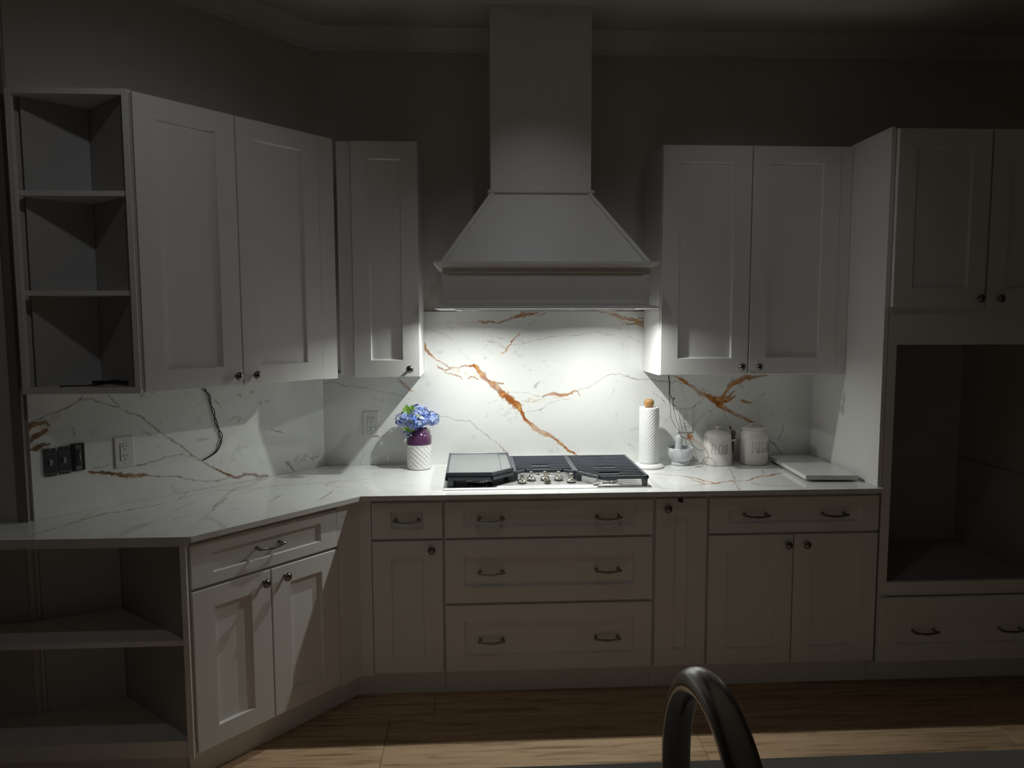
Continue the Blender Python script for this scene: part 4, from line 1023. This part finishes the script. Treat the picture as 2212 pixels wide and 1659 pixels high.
# ------------------------------------------------------------------ paper towels
TX, TY = 0.5500, -0.142
def towels():
    t = thing('paper_towel_holder', 'white round paper towel stand with a wooden top knob', 'paper towel holder', (TX, TY, CT_Z))
    MB().lathe([(0.070, 0.0004), (0.0785, 0.002), (0.0800, 0.006), (0.0775, 0.011), (0.066, 0.0165), (0.058, 0.0200), (0.030, 0.0208), (0.001, 0.0208)], 56).build('base', CERAMIC, t, smooth=50)
    MB().lathe([(0.009, 0.0210), (0.009, 0.300)], 16).build('post', WOODKNOB, t, smooth=50)
    MB().lathe([(0.0150, 0.3010), (0.0195, 0.3035), (0.0215, 0.308), (0.0245, 0.318), (0.0250, 0.328), (0.0225, 0.337), (0.016, 0.342), (0.001, 0.3435)], 32).build('top_knob', WOODKNOB, t, smooth=50)
    r = thing('paper_towel_roll', 'full white quilted paper towel roll standing on its round holder', 'paper towels', (TX, TY, CT_Z+0.0215), 0)
    def q(a, z, k):
        u = round(2*math.pi*0.047/0.0170)*a; v = 2*math.pi*z/0.0170
        return 0.0013*math.cos(u)*math.cos(v)
    prof = [(0.0440, 0.0004), (0.0462, 0.003)] + [(0.0466, 0.006+i*0.0034) for i in range(80)] + [(0.0462, 0.2795), (0.0445, 0.2805)]
    MB().lathe(prof, 128, disp=lambda a, z, k: q(a, z, k) if 1 < k < 82 else 0, cap1=False).build('sheets', PAPER, r, smooth=60)
    MB().loft([[(0.0445*math.cos(a), 0.0445*math.sin(a), 0.2804) for a in [2*math.pi*i/48 for i in range(48)]], [(0.021*math.cos(a), 0.021*math.sin(a), 0.2795) for a in [2*math.pi*i/48 for i in range(48)]], [(0.020*math.cos(a), 0.020*math.sin(a), 0.262) for a in [2*math.pi*i/48 for i in range(48)]]], False, False).build('core', PAPER, r, smooth=30)
    rows = []
    for j in range(22):
        z = 0.002+j*0.0132
        row = []
        for i in range(11):
            a = -1.05+i*0.13; k = i/10
            rr = 0.0480+0.0007*math.sin(z*60)+0.0105*k**2*(0.75+0.25*math.sin(z*11+1))
            row.append((rr*math.cos(a), rr*math.sin(a), z))
        rows.append(row)
    MB().loft(rows, False, False, closed=False).build('loose_sheet', PAPER, r, smooth=60)
towels()

# ------------------------------------------------------------------ mortar, pestle
MX, MY = 0.7280, -0.092
def mortar():
    t = thing('mortar', 'pale grey marble mortar bowl on the countertop below the outlet', 'mortar', (MX, MY, CT_Z))
    MB().lathe([(0.043, 0.0004), (0.0475, 0.003), (0.0475, 0.017), (0.0445, 0.020), (0.050, 0.024), (0.0595, 0.036), (0.0655, 0.052), (0.0680, 0.070), (0.0672, 0.086), (0.0645, 0.0885), (0.0600, 0.0865), (0.0575, 0.070), (0.049, 0.045), (0.030, 0.031), (0.001, 0.028)], 48).build('bowl', GREYMARBLE, t, smooth=50)
    M = Matrix.Translation((MX-0.010, MY+0.012, CT_Z+0.033)) @ Matrix.Rotation(0.10, 4, 'Y') @ Matrix.Rotation(-0.10, 4, 'X')
    o = MB().lathe([(0.001, 0.0), (0.016, 0.002), (0.0235, 0.010), (0.0245, 0.022), (0.0220, 0.036), (0.0185, 0.060), (0.0178, 0.085), (0.0185, 0.098), (0.0178, 0.108), (0.0125, 0.1150), (0.001, 0.117)], 28, M).build('pestle', GREYMARBLE, smooth=60)
    tag(o, 'mottled grey marble pestle standing in the mortar', 'pestle')
mortar()

# ------------------------------------------------------------------ canisters with lettering
LET = {
 'F': ([(0, 0), (0.02, 1)], [(0.02, 1), (0.55, 0.99)], [(0.01, 0.52), (0.45, 0.53)]),
 'L': ([(0.05, 1), (0.0, 0), (0.62, 0.03)],),
 'O': ([(0.5+0.5*math.cos(a), 0.5+0.5*math.sin(a)) for a in [math.pi/2+2*math.pi*i/22 for i in range(23)]],),
 'U': ([(0, 1), (0.0, 0.35), (0.08, 0.1), (0.25, 0.0), (0.42, 0.08), (0.52, 0.3), (0.55, 1)], [(0.55, 1), (0.53, 0)]),
 'R': ([(0, 0), (0.03, 1)], [(0.03, 1), (0.32, 0.97), (0.42, 0.80), (0.32, 0.60), (0.03, 0.52)], [(0.16, 0.53), (0.55, 0)]),
 'S': ([(0.62, 0.98), (0.35, 1.0), (0.2, 0.85), (0.28, 0.62), (0.45, 0.42), (0.5, 0.2), (0.35, 0.03), (0.0, 0.0)],),
 'G': ([(0.72, 0.92), (0.5, 1.0), (0.2, 0.85), (0.05, 0.5), (0.15, 0.12), (0.42, 0.0), (0.66, 0.14), (0.72, 0.42)], [(0.42, 0.42), (0.85, 0.44)]),
 'A': ([(0, 0), (0.35, 1), (0.62, 0)], [(0.10, 0.36), (0.56, 0.36)]),
}
def lettering(parent, word, a0, z0, h, wid, gap, rad, taper, fat=0.00075):
    """thin hand-drawn letters laid on a (tapering) canister; a0: start angle, -y is the room side"""
    m = MB(); s = 0.0
    def onc(x, z):
        r = rad(z)+0.0004; a = a0 + x/rad(z0)
        return (r*math.sin(a), -r*math.cos(a), z)
    for ch in word:
        st = LET[ch]; wch = max(p[0] for q in st for p in q)
        for q in st:
            path = []
            for (x1, y1), (x2, y2) in zip(q, q[1:]):
                for k in range(4):
                    path.append(onc(s+wid*(x1+(x2-x1)*k/4), z0+h*(y1+(y2-y1)*k/4)))
            path.append(onc(s+wid*q[-1][0], z0+h*q[-1][1]))
            m.tube(path, fat, 5)
        s += wid*wch + gap
    m.build('lettering', INK, parent, smooth=60)
FX, FYY = 0.9230, -0.085
def flour():
    t = thing('flour_canister', 'cream stoneware canister lettered flour with small knobbed lid', 'canister', (FX, FYY, CT_Z))
    rad = lambda z: 0.0760 - (z/0.160)*0.0095
    MB().lathe([(0.070, 0.0004), (0.0750, 0.002), (rad(0.006), 0.006)] + [(rad(z), z) for z in (0.03, 0.06, 0.09, 0.12, 0.15)] + [(rad(0.1585), 0.1585), (0.0645, 0.1600), (0.0620, 0.1590)], 64, cap1=True).build('body', CREAM, t, smooth=50)
    l = MB().lathe([(0.0610, 0.1592), (0.0600, 0.1620), (0.050, 0.1675), (0.030, 0.1725), (0.010, 0.1745), (0.001, 0.1748)], 56).build('lid', CREAM, t, smooth=50)
    MB().lathe([(0.0072, 0.1735), (0.0070, 0.1790), (0.0095, 0.1850), (0.0155, 0.1890), (0.0160, 0.1915), (0.0130, 0.1925), (0.001, 0.1915)], 28).build('lid_knob', CREAM, l, smooth=50)
    lettering(t, 'FLOUR', -0.72, 0.061, 0.0470, 0.0200, 0.0056, rad, 0)
    # scoop holder: a small ceramic loop on the side
    zc = 0.122; r0 = rad(zc)
    path = [(r0-0.002, -0.014, 0), (r0+0.014, -0.015, 0.001), (r0+0.024, -0.010, 0.002), (r0+0.026, 0.0, 0.002), (r0+0.024, 0.010, 0.002), (r0+0.014, 0.015, 0.001), (r0-0.002, 0.014, 0)]
    MB().tube(catmull(path, 4), 0.0055, 8, flat=0.55, M=Matrix.Translation((0, 0, zc))).build('scoop_holder', CREAM, t, smooth=60)
    s = thing('wooden_scoop', 'dark wooden scoop slotted upright at the side of the flour canister', 'scoop', (FX+r0+0.011, FYY, CT_Z+zc))
    MB().tube([(0.001, 0, -0.062), (0.001, 0, -0.058), (0, 0, -0.02), (0, 0, 0.006)], [0.002, 0.0062, 0.0048, 0.0052], 10).build('handle', DARKWOOD, s, smooth=60)
    m = MB().lathe([(0.004, 0.006), (0.012, 0.010), (0.0160, 0.020), (0.0165, 0.034), (0.0140, 0.046), (0.0110, 0.049), (0.0125, 0.040), (0.0125, 0.022), (0.006, 0.014)], 20, Matrix.Scale(0.72, 4, Vector((1, 0, 0))))
    m.build('bowl', DARKWOOD, s, smooth=50)
    MB().tube([(-0.006, 0.012, 0.0495), (-0.010, 0.013, 0.060), (-0.012, 0.014, 0.070)], [0.003, 0.0055, 0.004], 8).build('tip', DARKWOOD, s, smooth=60)
flour()
SX, SY = 1.1090, -0.096
def sugar():
    t = thing('sugar_canister', 'cream stoneware jar lettered sugar with a loop-handled lid', 'canister', (SX, SY, CT_Z))
    rad = lambda z: 0.0700
    MB().lathe([(0.058, 0.0004), (0.0650, 0.003), (0.0685, 0.009), (0.0695, 0.03), (0.0700, 0.07), (0.0705, 0.12), (0.0705, 0.138), (0.0695, 0.148), (0.0660, 0.157), (0.0620, 0.163), (0.0600, 0.168), (0.0605, 0.174), (0.0612, 0.1765), (0.0590, 0.1775)], 64).build('body', CREAM, t, smooth=50)
    l = MB().lathe([(0.0560, 0.1782), (0.0612, 0.1788), (0.0622, 0.1820), (0.0612, 0.1860), (0.0560, 0.1885), (0.030, 0.1900), (0.001, 0.1903)], 56).build('lid', CREAM, t, smooth=40)
    MB().lathe([(0.0603, 0.1777), (0.0607, 0.1779), (0.0607, 0.1786), (0.0603, 0.1788)], 56).build('lid_seal', INK, t, smooth=40)
    MB().tube(catmull([(-0.0205, 0, 0.1895), (-0.0195, 0, 0.1960), (-0.013, 0, 0.2030), (0, 0, 0.2060), (0.013, 0, 0.2030), (0.0195, 0, 0.1960), (0.0205, 0, 0.1895)], 4), 0.0042, 10, flat=1.5).build('lid_handle', CREAM, l, smooth=60)
    lettering(t, 'SUGAR', -0.566, 0.067, 0.0530, 0.0250, 0.0098, lambda z: 0.0702, 0)
sugar()

# ------------------------------------------------------------------ loose marble sample slab
def sample():
    zs = CT_Z
    b = MB().prism([(1.2230, -0.060), (1.1960, -0.485), (1.4360, -0.500), (1.4380, -0.060)], zs+0.0004, zs+0.0100).build('black_slate_piece', SLOT)
    tag(b, 'thin black slate piece under the loose marble slab', 'slab')
    t = thing('marble_sample_slab', 'loose square-cut marble slab lying raised on the countertop next to the sugar jar', 'slab', (0, 0, zs))
    poly = [(1.2120, -0.040), (1.1795, -0.530), (1.4150, -0.545), (1.4310, -0.040)]
    P = [(x, y, 0.0300) for x, y in poly]
    grid_mesh('slab_face', [(P[1], P[2], P[3], P[0], 90, 170)], MARBLE, t, 5, [('G', [(1.33, -0.30, 2), (1.36, -0.22, 2.5), (1.345, -0.15, 2), (1.40, -0.1, 1.5)]), ('S', [(1.25, -0.2, 10), (1.30, -0.18, 8)]), ('G', [(1.22, -0.42, 1.5), (1.28, -0.36, 2), (1.30, -0.30, 2.5)]), ('T', [(1.30, -0.20, 6), (1.33, -0.25, 4)])], lambda V: (V[:, 0], V[:, 1]))
    MB().prism(poly, 0.0104, 0.0297).build('slab_body', MARBLE_EDGE, t)
sample()

# ------------------------------------------------------------------ outlets and switches
def outlet(label, loc, rz, decora, led=False, w=0.0815, h=0.126):
    t = thing('electrical_outlet', label, 'outlet', loc, rz, 'white electrical outlets on the backsplash')
    r = lambda i, y: [(-w/2+i, y, -h/2+i), (w/2-i, y, -h/2+i), (w/2-i, y, h/2-i), (-w/2+i, y, h/2-i)]
    MB().loft([r(0, -0.0003), r(0, -0.003), r(0.0035, -0.0065)]).build('cover_plate', PLATE, t)
    for s in (-1, 1):
        MB().lathe([(0.0030, 0.0064), (0.0030, 0.0072), (0.001, 0.0076)], 12, along_y(Matrix.Translation((0, 0, s*0.0485)))).build('plate_screw', SCREW, t, smooth=40)
    if decora:
        MB().box((-0.0178, -0.0066, -0.0345), (0.0178, -0.0069, 0.0345)).build('gap', SLOT, t)
        f = MB().box((-0.0168, -0.0070, -0.0335), (0.0168, -0.0090, 0.0335), ch=0.0006).build('receptacle', PLATE, t)
        ys = -0.0090; cen = (0.0195, -0.0195)
        if led:
            MB().box((-0.009, ys-0.0004, -0.004), (0.0005, ys-0.0012, 0.004)).build('test_button', PLATE, f)
            MB().box((0.0015, ys-0.0004, -0.004), (0.009, ys-0.0012, 0.004)).build('reset_button', PLATE, f)
            MB().lathe([(0.0020, 0), (0.0018, 0.0008), (0.0005, 0.0012)], 10, along_y(Matrix.Translation((0.0125, ys-0.0001, -0.0280)))).build('indicator_light', LED, f, smooth=40)
    else:
        ys = -0.0085; cen = (0.0195, -0.0195); f = None
    for c in cen:
        if not decora:
            pts = []
            for i in range(28):
                a = 2*math.pi*i/28; x, z = 0.0172*math.cos(a), 0.0172*math.sin(a)
                pts.append((x, max(-0.0142, min(0.0142, z))))
            MB().loft([[(x, -0.0066, z+c) for x, z in pts], [(x, ys, z+c) for x, z in pts]]).build('receptacle', PLATE, t); f = t.children[-1] if False else None
        par = f if decora else bpy.data.objects[[o.name for o in bpy.data.objects if o.parent == t and o.name.startswith('receptacle')][-1]]
        for sx, hh in ((-0.0062, 0.0082), (0.0062, 0.0068)):
            MB().box((sx-0.0011, ys-0.0002, c+0.0035-hh/2+0.001), (sx+0.0011, ys-0.0005, c+0.0035+hh/2+0.001)).build('slot', SLOT, par)
        MB().lathe([(0.0026, 0.0), (0.0026, 0.0004)], 12, along_y(Matrix.Translation((0, ys-0.0001, c-0.0078)))).build('ground_hole', SLOT, par)
def on_diag(l, z, off=0.0125): p = CORNER - D*l + NRM*off; return (p.x, p.y, z)
outlet('white rectangular-face outlet on the slanting backsplash next to the bare switches', on_diag(0.9725, 1.126), ANG, True, w=0.0765, h=0.127)
outlet('white outlet with a tiny green light behind the flower vase', (-0.8467, -0.0125, 1.1285), 0, True, True)
outlet('white round-socket duplex outlet above the mortar', (0.7740, -0.0125, 1.1290), 0, False)
def switch(label, l, z, dimmer):
    t = thing('light_switch', label, 'switch', on_diag(l, z, 0.0126), ANG, 'bare light switches without cover plate')
    w = 0.0462; h = 0.104
    if not dimmer:
        MB().box((-w/2+0.001, -0.0005, -h/2+0.010), (w/2-0.001, -0.0060, h/2-0.012), ch=0.0012).build('switch_body', SWITCHBODY, t)
        m = MB().box((-w/2+0.003, -0.0005, h/2-0.0115), (w/2-0.003, -0.0035, h/2)).box((-w/2+0.003, -0.0005, -h/2), (w/2-0.003, -0.0035, -h/2+0.0095))
        m.build('mounting_strap', SWITCHBODY, t)
        MB().box((-w/2+0.004, -0.0062, -h/2+0.0085), (w/2-0.006, -0.0075, -h/2+0.0105)).build('strap_edge', TOGGLE, t)
        MB().box((-w/2+0.006, -0.0062, h/2-0.020), (w/2-0.004, -0.0068, h/2-0.0185)).build('strap_edge', GREYSWITCH, t)
        MB().lathe([(0.003, 0.0035), (0.003, 0.005), (0.001, 0.0055)], 10, along_y(Matrix.Translation((0, 0, h/2-0.006)))).build('strap_screw', GREYSWITCH, t, smooth=40)
        m = MB().loft([[(-0.0055, -0.0062, -0.012), (0.0055, -0.0062, -0.012), (0.0055, -0.0062, 0.012), (-0.0055, -0.0062, 0.012)], [(-0.0042, -0.0165, -0.0005), (0.0042, -0.0165, -0.0005), (0.0042, -0.0150, 0.008), (-0.0042, -0.0150, 0.008)]])
        m.build('toggle', TOGGLE, t)
    else:
        MB().box((-w/2, -0.0005, -h/2), (w/2, -0.0080, h/2), ch=0.0012).build('switch_body', BLACK, t)
        MB().box((-0.0115, -0.0082, -h/2+0.004), (0.0100, -0.0110, h/2-0.004), ch=0.001).build('rocker_frame', GREYSWITCH, t)
        MB().box((-0.0085, -0.0112, -0.032), (0.0070, -0.0150, 0.034), ch=0.0015).build('rocker', SWITCHBODY, t)
        MB().box((0.0015, -0.0152, -0.012), (0.0062, -0.0165, 0.018), ch=0.0004).build('slide_tab', TOGGLE, t)
        MB().box((-0.006, -0.0152, -0.038), (0.006, -0.0160, -0.0355)).build('rocker_edge', TOGGLE, t)
switch('bare black toggle switch at the wall end of the row of three', 1.2365, 1.1235, False)
switch('bare black toggle switch in the middle of the row of three', 1.1900, 1.1255, False)
switch('bare dark slide dimmer switch, next to the white outlet, without cover plate', 1.1425, 1.1300, True)

# ------------------------------------------------------------------ loose wires
def wires():
    t = thing('black_hanging_wire', 'pair of twisted black wires hanging from under the angled wall cabinet', 'wire', (0, 0, 0))
    key = [(0.634, 1.387), (0.6336, 1.357), (0.611, 1.325), (0.606, 1.290), (0.594, 1.252), (0.586, 1.215), (0.5755, 1.180), (0.5615, 1.142), (0.565, 1.110), (0.590, 1.070), (0.648, 1.040)]
    for s in (0, 1):
        pts = []
        for i, (l, z) in enumerate(key):
            ph = i*2.1+s*math.pi; a = 0.0052*(1 if 0 < i < len(key)-1 else 0.4)
            p = CORNER - D*(l+a*math.sin(ph)) + NRM*(0.020+0.004*math.cos(ph)); pts.append((p.x, p.y, z+0.006*s*(i == len(key)-1)))
        MB().tube(catmull(pts, 6), 0.0021, 6).build('conductor', WIRE_BLACK, t, smooth=60)
    t = thing('grey_hanging_wire', 'thin grey wires dangling from under the wall cabinet into the mortar, copper ends splayed', 'wire', (0, 0, 0))
    A = [(0.678, -0.022, 1.387), (0.678, -0.03, 1.358), (0.68, -0.038, 1.325), (0.677, -0.047, 1.289), (0.676, -0.055, 1.264), (0.68, -0.060, 1.252), (0.674, -0.066, 1.247), (0.671, -0.073, 1.238), (0.673, -0.08, 1.226), (0.675, -0.088, 1.191), (0.676, -0.097, 1.156), (0.688, -0.105, 1.126), (0.707, -0.113, 1.096), (0.72, -0.122, 1.067), (0.7225, -0.136, 1.052), (0.720, -0.150, 1.035), (0.711, -0.162, 1.018), (0.704, -0.166, 0.992)]
    B = [(0.681, -0.022, 1.387), (0.68, -0.03, 1.358), (0.684, -0.037, 1.32), (0.682, -0.043, 1.274), (0.688, -0.05, 1.259), (0.697, -0.057, 1.244), (0.703, -0.062, 1.250), (0.697, -0.068, 1.253), (0.691, -0.074, 1.243), (0.690, -0.078, 1.230), (0.693, -0.083, 1.193), (0.702, -0.09, 1.155), (0.711, -0.097, 1.125), (0.7185, -0.110, 1.085), (0.728, -0.128, 1.063), (0.742, -0.135, 1.053), (0.767, -0.145, 1.041), (0.777, -0.155, 1.021), (0.790, -0.168, 1.005), (0.813, -0.178, 1.000), (0.826, -0.182, 1.012)]
    for k, P in enumerate((A, B)):
        n = 9 if k == 0 else 11
        MB().tube(catmull(P[:n], 5), 0.0017, 6).build('conductor', WIRE_BLACK, t, smooth=60)
        MB().tube(catmull(P[n-1:], 5), 0.0014, 6).build('conductor', WIRE_GREY, t, smooth=60)
    MB().tube(catmull([(0.735, -0.130, 1.055), (0.775, -0.148, 1.049), (0.806, -0.165, 1.031), (0.822, -0.176, 1.018), (0.826, -0.182, 1.012)], 5), 0.0015, 6).build('conductor', WIRE_RED, t, smooth=60)['label'] = 'copper red wire end'
    MB().tube(catmull([(0.826, -0.182, 1.012), (0.836, -0.180, 0.996), (0.8435, -0.178, 0.980), (0.842, -0.178, 0.960), (0.832, -0.176, 0.940), (0.818, -0.172, 0.924), (0.808, -0.168, 0.9162), (0.780, -0.175, 0.9160)], 5), 0.0013, 6).build('conductor', WIRE_GREY, t, smooth=60)
wires()

# ------------------------------------------------------------------ island and faucet
def island():
    t = thing('kitchen_island', 'dim marble-topped kitchen island edge in front of the lens', 'island', (0, 0, 0))
    MB().box((-1.75, -3.46, 0.884), (2.6, -2.537, 0.914), ch=0.002).build('worktop', ISLAND_M, t)
    MB().box((-1.70, -3.42, 0.115), (2.55, -2.58, 0.8838)).build('body', PAINT, t)
    MB().box((-1.66, -3.38, 0.0005), (2.51, -2.64, 0.1148)).build('plinth', PAINT, t)
island()
def faucet():
    x, y = -0.100, -2.920
    t = thing('faucet', 'dark gunmetal high-arc kitchen faucet rising from the island', 'faucet', (x, y, 0.914))
    MB().lathe([(0.031, 0.0004), (0.031, 0.006), (0.027, 0.010), (0.0245, 0.014), (0.0235, 0.075), (0.0205, 0.085), (0.0165, 0.090)], 36).build('base', GUN, t, smooth=40)
    R = 0.120; z0 = 1.180-0.914
    path = [(0, 0, 0.088)] + [(0, 0, 0.088+(z0-0.088)*k/6) for k in range(1, 7)]
    path += [(0, -R+R*math.cos(a), z0+R*math.sin(a)) for a in [math.pi*i/30 for i in range(1, 31)]]
    rad = [0.0152]*7 + [0.0152+0.0006*i/30 for i in range(1, 31)]
    MB().tube(path, rad, 28).build('spout', GUN, t, smooth=60)
    MB().lathe([(0.0158, 0), (0.0172, -0.004), (0.0175, -0.05), (0.0190, -0.075), (0.0190, -0.088), (0.0150, -0.090), (0.001, -0.090)], 32, Matrix.Translation((0, -2*R, z0-0.0005))).build('spray_head', GUN, t, smooth=40)
    MB().tube([(0.022, 0, 0.055), (0.036, 0, 0.056), (0.048, 0, 0.066), (0.060, -0.004, 0.110)], [0.0105, 0.0100, 0.0070, 0.0052], 14).build('lever', GUN, t, smooth=50)
faucet()
